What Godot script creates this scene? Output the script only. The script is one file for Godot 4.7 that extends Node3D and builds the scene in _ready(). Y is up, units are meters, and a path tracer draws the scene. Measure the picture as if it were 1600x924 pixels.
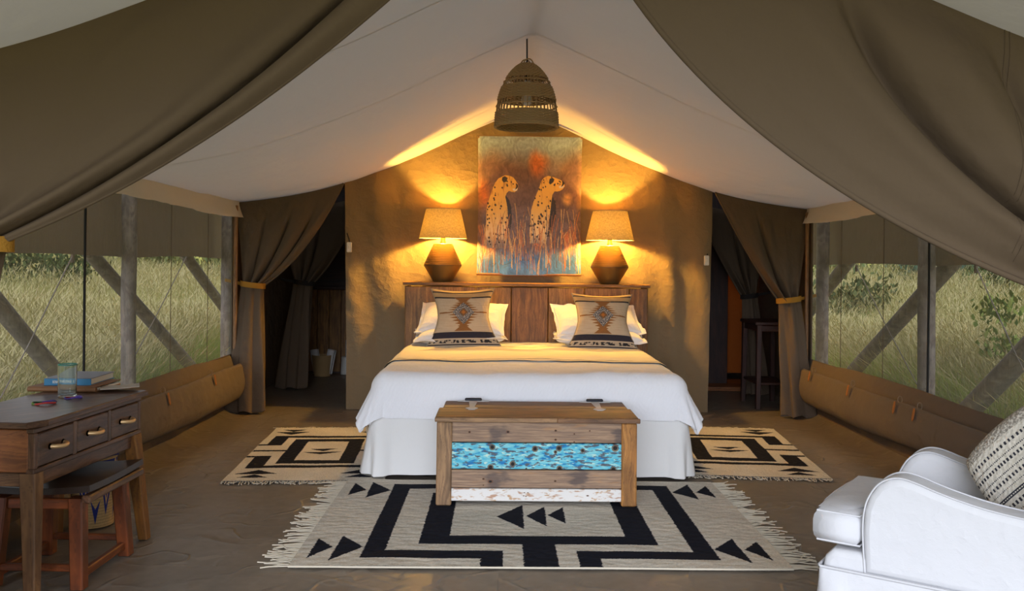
extends Node3D
# A safari tent bedroom seen from its porch. Metres, y up, the tent runs along -z.

const AX := 0.17          # the tent's ridge line (x)
const XL := -2.22         # left side wall
const XR := 2.6           # right side wall
const ZF := -2.6          # front gable, where the big door curtains hang
const ZB := -7.5          # back wall of the bedroom
const ZE := -9.95         # end wall of the washroom

var rng := RandomNumberGenerator.new()
var noise := FastNoiseLite.new()
var M := {}               # materials
var taken := {}           # names in use

# ------------------------------------------------------------------ mesh builder
class MB:
	var v := PackedVector3Array()
	var n := PackedVector3Array()
	var t := PackedVector2Array()
	var ix := PackedInt32Array()

	func vert(p: Vector3, nn: Vector3, uv := Vector2.ZERO) -> int:
		v.append(p); n.append(nn); t.append(uv)
		return v.size() - 1

	func tri(a: int, b: int, c: int) -> void:
		var g := (v[b] - v[a]).cross(v[c] - v[a])
		if g.dot(n[a] + n[b] + n[c]) > 0.0:
			ix.append(a); ix.append(c); ix.append(b)
		else:
			ix.append(a); ix.append(b); ix.append(c)

	func quad(a: Vector3, b: Vector3, c: Vector3, d: Vector3, out_dir: Vector3, ua := Vector2(0, 0), ub := Vector2(1, 0), uc := Vector2(1, 1), ud := Vector2(0, 1)) -> void:
		var nn := (b - a).cross(d - a)
		if nn.length() < 1e-12:
			nn = (c - b).cross(d - c)
		nn = nn.normalized()
		if nn.dot(out_dir) < 0.0:
			nn = -nn
		var i := vert(a, nn, ua)
		vert(b, nn, ub); vert(c, nn, uc); vert(d, nn, ud)
		tri(i, i + 1, i + 2)
		tri(i, i + 2, i + 3)

	# A surface f(u, v) over nu x nv cells; th > 0 gives it a second side and edges.
	func grid(nu: int, nv: int, f: Callable, us := 1.0, vs := 1.0, th := 0.0, flip := false) -> void:
		var p := PackedVector3Array()
		p.resize((nu + 1) * (nv + 1))
		for j in nv + 1:
			for i in nu + 1:
				p[j * (nu + 1) + i] = f.call(float(i) / nu, float(j) / nv)
		surface(nu, nv, p, us, vs, th, flip)

	func surface(nu: int, nv: int, p: PackedVector3Array, us := 1.0, vs := 1.0, th := 0.0, flip := false) -> void:
		var w := nu + 1
		var wrap_u := true
		for j in nv + 1:
			if p[j * w].distance_to(p[j * w + nu]) > 1e-5:
				wrap_u = false
				break
		var nn := PackedVector3Array()
		nn.resize(p.size())
		for j in nv + 1:
			var j0 := maxi(j - 1, 0)
			var j1 := mini(j + 1, nv)
			for i in w:
				var i0 := i - 1
				var i1 := i + 1
				if wrap_u:
					if i0 < 0: i0 = nu - 1
					if i1 > nu: i1 = 1
				else:
					i0 = maxi(i0, 0)
					i1 = mini(i1, nu)
				var du := p[j * w + i1] - p[j * w + i0]
				if du.length() < 1e-7:
					var jj := j + 1 if j == 0 else j - 1
					du = p[jj * w + i1] - p[jj * w + i0]
				var dv := p[j1 * w + i] - p[j0 * w + i]
				var c := du.cross(dv)
				nn[j * w + i] = c.normalized() * (-1.0 if flip else 1.0) if c.length() > 1e-14 else Vector3.UP
		_layer(nu, nv, p, nn, us, vs)
		if th > 0.0:
			var q := PackedVector3Array()
			var mm := PackedVector3Array()
			for k in p.size():
				q.append(p[k] - nn[k] * th)
				mm.append(-nn[k])
			_layer(nu, nv, q, mm, us, vs)
			for i in nu:
				for j in [0, nv]:
					var a: int = j * w + i
					var o: Vector3 = p[a] - p[a + (w if j == 0 else -w)]
					quad(p[a], p[a + 1], q[a + 1], q[a], o)
			if not wrap_u:
				for j in nv:
					for i in [0, nu]:
						var a: int = j * w + i
						var o: Vector3 = p[a] - p[a + (1 if i == 0 else -1)]
						quad(p[a], p[a + w], q[a + w], q[a], o)

	func _layer(nu: int, nv: int, p: PackedVector3Array, nn: PackedVector3Array, us: float, vs: float) -> void:
		var b := v.size()
		var w := nu + 1
		for j in nv + 1:
			for i in w:
				vert(p[j * w + i], nn[j * w + i], Vector2(us * i / nu, vs * j / nv))
		for j in nv:
			for i in nu:
				var a := b + j * w + i
				tri(a, a + 1, a + w + 1)
				tri(a, a + w + 1, a + w)

	# Lathe: profile of Vector2(radius, height); sharp keeps every profile corner crisp.
	func lathe(profile: Array, seg := 32, at := Vector3.ZERO, sharp := false, us := 1.0, vs := 1.0, flip := false) -> void:
		var runs := []
		if sharp:
			for k in profile.size() - 1:
				runs.append([profile[k], profile[k + 1]])
		else:
			runs.append(profile)
		for run: Array in runs:
			var m := run.size() - 1
			grid(seg, m, func(a: float, b: float) -> Vector3:
				var pr: Vector2 = run[roundi(b * m)]
				var an := TAU * a if a < 1.0 else 0.0
				return at + Vector3(cos(an) * pr.x, pr.y, -sin(an) * pr.x), us, vs, 0.0, flip)

	# Tube along points; radius a float or a function of 0..1.
	func tube(pts: Array, radius, seg := 8, caps := true, us := 1.0, vs := 1.0) -> void:
		var m := pts.size() - 1
		var closed: bool = pts[0].distance_to(pts[m]) < 1e-5
		var fr := []
		var tg: Vector3 = (pts[1] - pts[0]).normalized()
		var side := tg.cross(Vector3.UP)
		if side.length() < 0.1:
			side = tg.cross(Vector3.RIGHT)
		side = side.normalized()
		for k in m + 1:
			var t2: Vector3
			if closed and (k == 0 or k == m):
				t2 = (pts[1] - pts[m - 1]).normalized()
			else:
				t2 = (pts[mini(k + 1, m)] - pts[maxi(k - 1, 0)]).normalized()
			side = (side - t2 * side.dot(t2)).normalized()
			fr.append([side, t2.cross(side)])
		if closed:
			fr[m] = fr[0]
		var p := PackedVector3Array()
		for k in m + 1:
			var r: float = radius if radius is float else radius.call(float(k) / m)
			for i in seg + 1:
				var an := TAU * (i % seg) / seg
				p.append(pts[k] + fr[k][0] * cos(an) * r + fr[k][1] * sin(an) * r)
		surface(seg, m, p, us, vs)
		# outward normals
		var cnt := (seg + 1) * (m + 1)
		var b := v.size() - cnt
		if (v[b] - pts[0]).dot(n[b]) < 0.0:
			for k in range(b, v.size()):
				n[k] = -n[k]
			for k in range(ix.size() - seg * m * 6, ix.size(), 3):
				var x := ix[k + 1]
				ix[k + 1] = ix[k + 2]
				ix[k + 2] = x
		if caps and not closed:
			for k in [0, m]:
				var d: Vector3 = (pts[0] - pts[1]) if k == 0 else (pts[m] - pts[m - 1])
				d = d.normalized()
				var c := vert(pts[k], d, Vector2(0.5, 0.5))
				for i in seg + 1:
					vert(p[k * (seg + 1) + i], d, Vector2(0.5, 0.5))
				for i in seg:
					tri(c, c + 1 + i, c + 2 + i)

	# A box with chamfered edges; the longest side runs along u. fit: the +z and -z faces span 0..1.
	func box(size: Vector3, xf := Transform3D.IDENTITY, bev := 0.004, uv0 := Vector2.ZERO, fit := false) -> void:
		var h := size * 0.5
		bev = minf(bev, minf(h.x, minf(h.y, h.z)) * 0.6)
		var long := 0
		if size.y > size[long]: long = 1
		if size.z > size[long]: long = 2
		var ax := [Vector3.RIGHT, Vector3.UP, Vector3.BACK]
		for a in 3:
			var b := (a + 1) % 3
			var c := (a + 2) % 3
			for s in [-1.0, 1.0]:
				var pts := []
				for q in [[-1, -1], [1, -1], [1, 1], [-1, 1]]:
					pts.append(ax[a] * h[a] * s + ax[b] * (h[b] - bev) * q[0] + ax[c] * (h[c] - bev) * q[1])
				_face(pts, ax[a] * s, xf, long, size, uv0, fit)
			for sb in [-1.0, 1.0]:
				for sc in [-1.0, 1.0]:
					var e0: Vector3 = ax[b] * h[b] * sb + ax[c] * (h[c] - bev) * sc
					var e1: Vector3 = ax[b] * (h[b] - bev) * sb + ax[c] * h[c] * sc
					var l: Vector3 = ax[a] * (h[a] - bev)
					_face([e0 - l, e0 + l, e1 + l, e1 - l], ax[b] * sb + ax[c] * sc, xf, long, size, uv0, fit)
		for sx in [-1.0, 1.0]:
			for sy in [-1.0, 1.0]:
				for sz in [-1.0, 1.0]:
					var s := Vector3(sx, sy, sz)
					var pa := Vector3(h.x, h.y - bev, h.z - bev) * s
					var pb := Vector3(h.x - bev, h.y, h.z - bev) * s
					var pc := Vector3(h.x - bev, h.y - bev, h.z) * s
					_face([pa, pb, pc], s, xf, long, size, uv0, fit)

	func _face(pts: Array, nn: Vector3, xf: Transform3D, long: int, size: Vector3, uv0: Vector2, fit: bool) -> void:
		var wn := (xf.basis * nn).normalized()
		var b := v.size()
		for p: Vector3 in pts:
			var uv: Vector2
			if fit:
				uv = Vector2(p.x / size.x + 0.5, 0.5 - p.y / size.y)
			else:
				var o1 := (long + 1) % 3
				var o2 := (long + 2) % 3
				uv = Vector2((p[long] + size[long] * 0.5) * 0.5, (p[o1] + p[o2] + (size[o1] + size[o2]) * 0.5) * 2.0) + uv0
			vert(xf * p, wn, uv)
		for k in range(1, pts.size() - 1):
			tri(b, b + k, b + k + 1)

	# Stacked closed outlines (same count each), smooth round the outline, with flat ends.
	func loft(rings: Array, caps := true, us := 1.0, vs := 1.0, sharp := false) -> void:
		var m := rings.size() - 1
		var c: int = rings[0].size()
		var mid := Vector3.ZERO
		for r: Array in rings:
			for p: Vector3 in r:
				mid += p
		mid /= float(c * rings.size())
		if sharp:
			for k in m:
				for i in c:
					var a: Vector3 = rings[k][i]
					var b: Vector3 = rings[k][(i + 1) % c]
					var d: Vector3 = rings[k + 1][(i + 1) % c]
					var e: Vector3 = rings[k + 1][i]
					var ck := Vector3.ZERO
					for p: Vector3 in rings[k]:
						ck += p
					ck /= c
					quad(a, b, d, e, (a + b) * 0.5 - ck, Vector2(vs * k / m, us * i / c), Vector2(vs * k / m, us * (i + 1) / c), Vector2(vs * (k + 1) / m, us * (i + 1) / c), Vector2(vs * (k + 1) / m, us * i / c))
		else:
			var p := PackedVector3Array()
			for r: Array in rings:
				for i in c + 1:
					p.append(r[i % c])
			var start := v.size()
			var ixs := ix.size()
			surface(c, m, p, us, vs)
			var ck := Vector3.ZERO
			var kk: int = m / 2
			for q: Vector3 in rings[kk]:
				ck += q
			ck /= c
			var score := 0.0
			for i in c:
				score += signf((rings[kk][i] - ck).dot(n[start + kk * (c + 1) + i]))
			if score < 0.0:
				for k in range(start, v.size()):
					n[k] = -n[k]
				for k in range(ixs, ix.size(), 3):
					var x := ix[k + 1]
					ix[k + 1] = ix[k + 2]
					ix[k + 2] = x
		if caps:
			for k in [0, m]:
				var o := PackedVector2Array()
				var e1: Vector3 = Vector3.ZERO
				var ctr := Vector3.ZERO
				for p: Vector3 in rings[k]:
					ctr += p
				ctr /= c
				var nn := Vector3.ZERO
				for i in c:
					nn += (rings[k][i] - ctr).cross(rings[k][(i + 1) % c] - ctr)
				nn = nn.normalized()
				e1 = (rings[k][0] - ctr).normalized()
				var e2 := nn.cross(e1)
				for p: Vector3 in rings[k]:
					o.append(Vector2((p - ctr).dot(e1), (p - ctr).dot(e2)))
				var tr := Geometry2D.triangulate_polygon(o)
				var other: Vector3 = rings[1 if k == 0 else m - 1][0]
				var dir := nn if nn.dot(ctr - mid) > 0.0 else -nn
				var b := v.size()
				for i in c:
					vert(rings[k][i], dir, Vector2(o[i].x * 0.5 + 0.5, o[i].y * 2.0 + 0.5))
				for i in range(0, tr.size(), 3):
					tri(b + tr[i], b + tr[i + 1], b + tr[i + 2])

	# A flat outline (x, y) given a depth along z from 0 to d, rounded by bev.
	func slab(outline: Array, d: float, bev: float, xf := Transform3D.IDENTITY, steps := 1, sharp := true) -> void:
		var c := outline.size()
		var area := 0.0
		for i in c:
			area += outline[i].cross(outline[(i + 1) % c])
		var sgn := 1.0 if area > 0.0 else -1.0
		var inn := []
		for i in c:
			var e0: Vector2 = (outline[i] - outline[(i + c - 1) % c]).normalized()
			var e1: Vector2 = (outline[(i + 1) % c] - outline[i]).normalized()
			var n0 := Vector2(-e0.y, e0.x) * sgn
			var n1 := Vector2(-e1.y, e1.x) * sgn
			var mm := (n0 + n1).normalized()
			inn.append(mm / maxf(mm.dot(n1), 0.4))
		var rings := []
		var lay := []
		for s in steps + 1:
			var an := PI / 2 * s / steps
			lay.append([bev * (1.0 - sin(an)), bev * (1.0 - cos(an))])
		for s in range(steps, -1, -1):
			var an := PI / 2 * s / steps
			lay.append([bev * (1.0 - sin(an)), d - bev * (1.0 - cos(an))])
		for l in lay:
			var r := []
			for i in c:
				var q: Vector2 = outline[i] + inn[i] * l[0]
				r.append(xf * Vector3(q.x, q.y, l[1]))
			rings.append(r)
		loft(rings, true, 1.0, 1.0, sharp)

	func mesh() -> ArrayMesh:
		var a := []
		a.resize(Mesh.ARRAY_MAX)
		a[Mesh.ARRAY_VERTEX] = v
		a[Mesh.ARRAY_NORMAL] = n
		a[Mesh.ARRAY_TEX_UV] = t
		a[Mesh.ARRAY_INDEX] = ix
		var m := ArrayMesh.new()
		m.add_surface_from_arrays(Mesh.PRIMITIVE_TRIANGLES, a)
		return m

# ------------------------------------------------------------------ scene helpers
func numbered(called: String) -> String:
	taken[called] = taken.get(called, -1) + 1
	return called if taken[called] == 0 else "%s_%03d" % [called, taken[called]]

func tag(o: Node3D, label: String, category: String, group := "") -> void:
	o.set_meta("label", label)
	o.set_meta("category", category)
	if group:
		o.set_meta("group", group)

func thing(called: String, label: String, category: String, at := Vector3.ZERO, turn := 0.0, group := "") -> Node3D:
	var o := Node3D.new()
	o.name = numbered(called)
	add_child(o)
	o.position = at
	o.rotation.y = turn
	tag(o, label, category, group)
	return o

func obj(called: String, mb: MB, m: Material, parent: Node3D = null, at := Vector3.ZERO) -> MeshInstance3D:
	return obj_mesh(called, mb.mesh(), m, parent, at)

func obj_mesh(called: String, me: Mesh, m: Material, parent: Node3D = null, at := Vector3.ZERO) -> MeshInstance3D:
	var o := MeshInstance3D.new()
	o.mesh = me
	o.material_override = m
	o.position = at
	if parent:
		o.name = called
		parent.add_child(o, true)
	else:
		o.name = numbered(called)
		add_child(o)
	return o

# a part whose mesh was made in world coordinates
func wpart(called: String, mb: MB, m: Material, root: Node3D, parent: Node3D = null) -> MeshInstance3D:
	var o := obj(called, mb, m, parent if parent else root)
	if parent == null:
		o.transform = root.transform.affine_inverse()
	return o

func struct(called: String, mb: MB, m: Material, parent: Node3D = null) -> MeshInstance3D:
	var o := obj(called, mb, m, parent)
	if parent == null:
		o.set_meta("kind", "structure")
	return o

func solo(called: String, mb: MB, m: Material, label: String, category: String, at := Vector3.ZERO, turn := 0.0, group := "") -> MeshInstance3D:
	var o := obj(called, mb, m, null, at)
	o.rotation.y = turn
	tag(o, label, category, group)
	return o

func T(x: float, y: float, z: float, rx := 0.0, ry := 0.0, rz := 0.0) -> Transform3D:
	return Transform3D(Basis.from_euler(Vector3(rx, ry, rz)), Vector3(x, y, z))

func nz(x: float, y: float, f := 1.0) -> float:
	return noise.get_noise_2d(x * f * 100.0, y * f * 100.0)

func nz3(x: float, y: float, z: float, f := 1.0) -> float:
	return noise.get_noise_3d(x * f * 100.0, y * f * 100.0, z * f * 100.0)

func smooth(a: float, b: float, x: float) -> float:
	return smoothstep(a, b, x)

func bez(a: Vector3, b: Vector3, c: Vector3, t: float) -> Vector3:
	return a.lerp(b, t).lerp(b.lerp(c, t), t)

func uvr(l := 1.0) -> Vector2:
	return Vector2(rng.randf() * maxf(0.0, 1.0 - l * 0.5), rng.randf())

# a tapered square leg from a (top) to b (foot)
func leg_shape(a: Vector3, b: Vector3, w0: float, w1: float) -> MB:
	var m := MB.new()
	var rings := []
	for k in 2:
		var c := a if k == 0 else b
		var w := (w0 if k == 0 else w1) * 0.5
		var e := w * 0.8
		var r := []
		for q in [[-e, -w], [e, -w], [w, -e], [w, e], [e, w], [-e, w], [-w, e], [-w, -e]]:
			r.append(c + Vector3(q[0], 0, q[1]))
		rings.append(r)
	m.loft(rings, true, 0.3, a.distance_to(b) * 0.5, true)
	return m

# ------------------------------------------------------------------ the tent's shape
var prof := [Vector2(0, 2.56), Vector2(0.25, 2.446), Vector2(0.5, 2.33), Vector2(0.75, 2.208), Vector2(1.0, 2.1), Vector2(1.25, 2.0), Vector2(1.5, 1.91), Vector2(1.75, 1.84), Vector2(2.0, 1.79), Vector2(2.25, 1.753), Vector2(2.5, 1.725), Vector2(2.75, 1.7)]

func roof_h(x: float) -> float:
	var s := absf(x - AX)
	var k := clampi(int(s / 0.25), 0, prof.size() - 2)
	var y0: float = prof[maxi(k - 1, 0)].y if k > 0 else prof[0].y * 2.0 - prof[1].y
	var y3: float = prof[mini(k + 2, prof.size() - 1)].y
	return cubic_interpolate(prof[k].y, prof[k + 1].y, y0, y3, clampf(s / 0.25 - k, 0.0, 1.0))

# ------------------------------------------------------------------ textures and materials
func image_of(w: int, h: int, f: Callable) -> Image:
	var im := Image.create_empty(w, h, false, Image.FORMAT_RGB8)
	for y in h:
		for x in w:
			im.set_pixel(x, y, f.call(float(x) / w, float(y) / h))
	return im

func tex(im: Image) -> ImageTexture:
	return ImageTexture.create_from_image(im)

func mat(c: Color, rough := 0.9, spec := 0.5) -> StandardMaterial3D:
	var m := StandardMaterial3D.new()
	m.albedo_color = c
	m.roughness = rough
	m.metallic_specular = spec
	return m

func textured(t: Texture2D, rough := 0.8, tint := Color.WHITE) -> StandardMaterial3D:
	var m := mat(tint, rough)
	m.albedo_texture = t
	return m

func bumped(m: StandardMaterial3D, t: Texture2D, cm: float) -> StandardMaterial3D:
	m.heightmap_enabled = true
	m.heightmap_texture = t
	m.heightmap_scale = cm
	return m

# grain along u; 2 m by 0.5 m
func wood_image(a: Color, b: Color, c: Color, sd: int, fine := 1.0) -> Image:
	var q := FastNoiseLite.new()
	q.seed = sd
	q.frequency = 1.0
	q.fractal_octaves = 4
	return image_of(768, 192, func(u: float, v: float) -> Color:
		var wob := q.get_noise_2d(u * 5.0, v * 4.0) * 0.05
		var g := q.get_noise_2d(u * 3.0, (v + wob) * 26.0 * fine) * 0.5 + 0.5
		var s := q.get_noise_2d(u * 9.0 + 40.0, (v + wob) * 95.0 * fine) * 0.5 + 0.5
		var blot := q.get_noise_2d(u * 6.0 + 9.0, v * 5.0 + 3.0) * 0.5 + 0.5
		var col := a.lerp(b, smoothstep(0.25, 0.75, g))
		col = col.lerp(c, smoothstep(0.55, 0.85, s) * 0.6)
		return col * (0.72 + 0.5 * blot))

func wood(a: Color, b: Color, c: Color, sd: int, rough := 0.6, fine := 1.0) -> StandardMaterial3D:
	var t := tex(wood_image(a, b, c, sd, fine))
	return bumped(textured(t, rough), t, 0.08)

func noise_tex(freq: float, oct := 4, sd := 1, size := 512, kind := FastNoiseLite.TYPE_SIMPLEX_SMOOTH) -> ImageTexture:
	var q := FastNoiseLite.new()
	q.noise_type = kind
	q.seed = sd
	q.frequency = freq
	q.fractal_octaves = oct
	return tex(q.get_seamless_image(size, size))

func fabric(c: Color, bump: Texture2D, per_m: float, cm: float, rough := 0.95) -> StandardMaterial3D:
	var m := mat(c, rough, 0.3)
	bumped(m, bump, cm)
	m.uv1_triplanar = true
	m.uv1_scale = Vector3.ONE * per_m
	return m

func s8(r: int, g: int, b: int) -> Color:
	return Color8(r, g, b)

func fill_poly(im: Image, pts: Array, c: Color, jit := 0.0, sd := 0.0) -> void:
	var w := im.get_width()
	var h := im.get_height()
	var y0 := h
	var y1 := 0
	for p: Vector2 in pts:
		y0 = mini(y0, int(p.y * h))
		y1 = maxi(y1, int(p.y * h))
	for y in range(maxi(y0, 0), mini(y1 + 1, h)):
		var yy := (y + 0.5) / h
		var xs := []
		for i in pts.size():
			var a: Vector2 = pts[i]
			var b: Vector2 = pts[(i + 1) % pts.size()]
			if (a.y <= yy) != (b.y <= yy):
				xs.append((a.x + (b.x - a.x) * (yy - a.y) / (b.y - a.y)) * w)
		xs.sort()
		for i in range(0, xs.size() - 1, 2):
			var j0 := nz(y / 3 * 0.37 + sd, i + 0.3) * jit
			var j1 := nz(y / 3 * 0.41 + sd, i + 7.7) * jit
			for x in range(maxi(0, roundi(xs[i] + j0)), mini(w, roundi(xs[i + 1] + j1))):
				im.set_pixel(x, y, c)

func rect_pts(u0: float, v0: float, u1: float, v1: float) -> Array:
	return [Vector2(u0, v0), Vector2(u1, v0), Vector2(u1, v1), Vector2(u0, v1)]

# the flat-woven rug: u along the long side (fringes at its ends), v across
func rug_image(w: int, h: int, P: Dictionary) -> Image:
	var cream := s8(226, 217, 200)
	var dark := s8(34, 35, 44)
	var im := Image.create_empty(w, h, false, Image.FORMAT_RGB8)
	im.fill(cream)
	var polys := []
	for mu in [false, true]:
		for mv in [false, true]:
			var set_of := []
			set_of.append(rect_pts(P.ou0, P.ov0, P.ou1, 0.502))
			set_of.append(rect_pts(P.ou0, P.ov0, P.gap1, P.ov1))
			set_of.append(rect_pts(P.gap0, -0.01, P.gap1, P.ov1))
			set_of.append(rect_pts(P.iu0, P.iv0, P.iu1, 0.502))
			set_of.append(rect_pts(P.iu0, P.iv0, 0.502, P.iv1))
			set_of.append(rect_pts(P.st, -0.01, 0.502, P.iv1))
			for tr in P.tri:
				set_of.append(tr)
			for s: Array in set_of:
				var q := []
				for p: Vector2 in s:
					q.append(Vector2(1.0 - p.x if mu else p.x, 1.0 - p.y if mv else p.y))
				polys.append(q)
	for tr in P.mid:
		polys.append(tr)
	for k in polys.size():
		fill_poly(im, polys[k], dark, 2.6, k * 1.7)
	var out := im.duplicate()
	for y in h:
		for x in w:
			var sx := clampi(x + roundi(nz(x * 0.05, y * 0.7) * 1.5), 0, w - 1)
			var sy := clampi(y + roundi(nz(x * 0.4 + 50.0, y * 0.05) * 2.4), 0, h - 1)
			var c := im.get_pixel(sx, sy)
			var k := 0.93 + 0.1 * nz(x * 0.13, y * 0.3) + 0.13 * (rng.randf() - 0.5) + 0.05 * nz(x * 0.006, y * 0.008)
			out.set_pixel(x, y, Color(c.r * k, c.g * k, c.b * k))
	return out

func cushion_image() -> Image:
	var im := image_of(320, 320, func(u: float, v: float) -> Color:
		var c := s8(196, 178, 152).lerp(s8(182, 160, 132), 0.5 + 0.5 * nz(u * 3.0, v * 40.0))
		if v < 0.22:
			c = s8(178, 140, 92).lerp(s8(190, 160, 116), 0.5 + 0.5 * nz(u * 2.0, v * 60.0))
		if absf(v - 0.105) < 0.013 or absf(v - 0.22) < 0.013:
			c = s8(46, 38, 42)
		if v > 0.70 and v < 0.80:
			c = s8(44, 40, 50)
		if v > 0.825 and v < 0.885:
			c = s8(40, 36, 38) if nz(u * 14.0, v * 9.0) > 0.0 else s8(178, 160, 134)
		if v > 0.91 and v < 0.94:
			c = s8(44, 38, 42)
		return c)
	var brown := s8(138, 92, 48)
	var my := 0.455
	for k in 6:
		var wd: float = [0.27, 0.24, 0.205, 0.165, 0.12, 0.08][k]
		for sg in [-1.0, 1.0]:
			var y: float = my + sg * k * 0.034
			fill_poly(im, [Vector2(0.5 - wd, y), Vector2(0.5, y - 0.026), Vector2(0.5 + wd, y), Vector2(0.5, y + 0.026)], brown, 0.8)
			fill_poly(im, [Vector2(0.5 - wd * 0.55, y), Vector2(0.5 - wd * 0.4, y - 0.02), Vector2(0.5 + wd * 0.4, y - 0.02), Vector2(0.5 + wd * 0.55, y), Vector2(0.5 + wd * 0.4, y + 0.02), Vector2(0.5 - wd * 0.4, y + 0.02)], brown, 0.8)
	for sg in [-1.0, 1.0]:
		fill_poly(im, [Vector2(0.38, my + sg * 0.235), Vector2(0.62, my + sg * 0.235), Vector2(0.53, my + sg * 0.16), Vector2(0.47, my + sg * 0.16)], brown, 0.8)
		fill_poly(im, [Vector2(0.5 + sg * 0.2, my - 0.006), Vector2(0.5 + sg * 0.43, my - 0.008), Vector2(0.5 + sg * 0.43, my + 0.008), Vector2(0.5 + sg * 0.2, my + 0.012)], brown, 0.5)
	for y in 320:
		for x in 320:
			var u := absf(x / 320.0 - 0.5) * 0.9
			var v := absf(y / 320.0 - my)
			var r := u + v
			if r > 0.06 and r < 0.15:
				im.set_pixel(x, y, s8(38, 38, 50) if nz(x * 0.22, y * 0.22) > -0.1 else s8(214, 206, 194))
			elif r <= 0.062:
				im.set_pixel(x, y, s8(176, 104, 40) if r < 0.03 else s8(120, 84, 50))
	return im

func knit_image() -> Image:
	return image_of(320, 320, func(u: float, v0: float) -> Color:
		var v := v0 / 0.76
		var c := s8(226, 218, 204) * (0.95 + 0.1 * nz(u * 20.0, v * 20.0))
		var dk := s8(44, 44, 54)
		if v < 0.16:
			c = s8(150, 142, 132) if nz(u * 34.0, v * 34.0) > -0.05 else s8(206, 198, 186)
		for r in [[0.24, 0.03, 26.0, 0.45], [0.32, 0.012, 60.0, 0.5], [0.38, 0.03, 30.0, 0.5], [0.46, 0.012, 60.0, 0.5], [0.52, 0.03, 28.0, 0.45], [0.585, 0.01, 60.0, 0.5], [0.735, 0.035, 26.0, 0.5], [0.80, 0.012, 52.0, 0.4]]:
			if absf(v - r[0]) < r[1] * 0.5 and fposmod(u * r[2] + 0.2 * nz(u * 4.0, r[0]), 1.0) < r[3]:
				c = dk
		if absf(v - 0.645) < 0.006 or absf(v - 0.67) < 0.006 or (absf(v - 0.657) < 0.012 and fposmod(u * 44.0, 1.0) < 0.3):
			c = dk
		return c)

# boards of the old chest: 0 grey-brown, 1 turquoise paint, 2 grey-brown with a second smudge, 3 worn white
func board_image(kind: int) -> Image:
	var w := 640
	var h := 96
	var im := image_of(w, h, func(u: float, v: float) -> Color:
		var g := nz(u * 3.0, v * 7.0 + kind * 3.0) * 0.5 + 0.5
		var s := nz(u * 9.0, v * 34.0 + kind) * 0.5 + 0.5
		var c := s8(176, 144, 114).lerp(s8(140, 114, 94), smoothstep(0.2, 0.8, g)).lerp(s8(104, 80, 64), smoothstep(0.5, 0.9, s) * 0.6)
		c = c.lerp(s8(182, 132, 86), smoothstep(0.3, 0.7, nz(u * 4.0 + 8.0, v * 2.0 + kind)) * 0.5)
		if kind == 1:
			var p := nz(u * 13.0, v * 6.5)
			var q := nz(u * 9.0 + 5.0, v * 4.0)
			var blue := s8(74, 178, 206).lerp(s8(146, 214, 216), clampf(0.5 + 0.9 * nz(u * 12.0, v * 6.0 + 9.0), 0.0, 1.0)).lerp(s8(28, 120, 178), smoothstep(0.1, 0.5, q))
			blue = blue.lerp(s8(196, 226, 212), smoothstep(0.25, 0.5, nz(u * 14.0 + 3.0, v * 7.0)))
			c = blue.lerp(s8(88, 96, 104), smoothstep(0.26 - 0.14 * u, 0.36, p + 0.35 * nz(u * 30.0, v * 12.0)))
		elif kind == 3:
			var p := nz(u * 12.0, v * 2.5)
			c = s8(232, 227, 220).lerp(s8(196, 158, 122), smoothstep(0.2, 0.7, p + 0.4 * nz(u * 34.0, v * 5.0)))
			c = c.lerp(s8(164, 104, 66), smoothstep(0.3, 0.6, nz(u * 8.0 + 4.0, v * 2.0 + 2.0)) * 0.6)
		return c)
	var smudges := [[0.27, 0.55, 0.07, 0.5], [0.98, 0.6, 0.06, 0.5]] if kind == 0 else [[0.26, 0.5, 0.1, 0.6], [0.74, 0.45, 0.08, 0.7]] if kind == 2 else []
	for s in smudges:
		for y in h:
			for x in w:
				var d := Vector2((x / float(w) - s[0]) / s[2], (y / float(h) - s[1]) / s[3]).length()
				var k: float = (1.0 - smoothstep(0.3, 1.0, d + 0.7 * nz(x * 0.012, y * 0.025))) * 0.5
				if k > 0.0:
					im.set_pixel(x, y, im.get_pixel(x, y).lerp(s8(62, 56, 60), k))
	var holes: Array = [[0.105, 0.5, 3], [0.33, 0.48, 4], [0.61, 0.4, 3], [0.61, 0.85, 3], [0.72, 0.56, 2], [0.81, 0.4, 2], [0.72, 0.95, 2]] if kind == 0 else [[0.24, 0.15, 7], [0.49, 0.2, 7], [0.63, 0.17, 7], [0.77, 0.25, 5], [0.96, 0.15, 8], [0.36, 0.8, 7], [0.23, 0.93, 7], [0.635, 0.96, 7], [0.61, 0.32, 4], [0.95, 0.97, 7], [0.44, 0.97, 2]] if kind == 1 else [[0.19, 0.5, 3], [0.23, 0.65, 6], [0.61, 0.6, 3], [0.19, 0.86, 2]] if kind == 2 else [[0.43, 0.3, 2], [0.44, 0.6, 2], [0.425, 0.55, 2], [0.8, 0.5, 3], [0.45, 0.3, 2]]
	for q in holes:
		var r: float = q[2]
		for y in range(-14, 15):
			for x in range(-14, 15):
				var px := int(q[0] * w) + x
				var py := int(q[1] * h) + y
				if px < 0 or py < 0 or px >= w or py >= h:
					continue
				var d := Vector2(x, y).length()
				if d < r:
					im.set_pixel(px, py, s8(26, 20, 18))
				elif d < r * 1.7:
					im.set_pixel(px, py, im.get_pixel(px, py).lerp(s8(112, 70, 44), 0.7))
	return im

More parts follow.
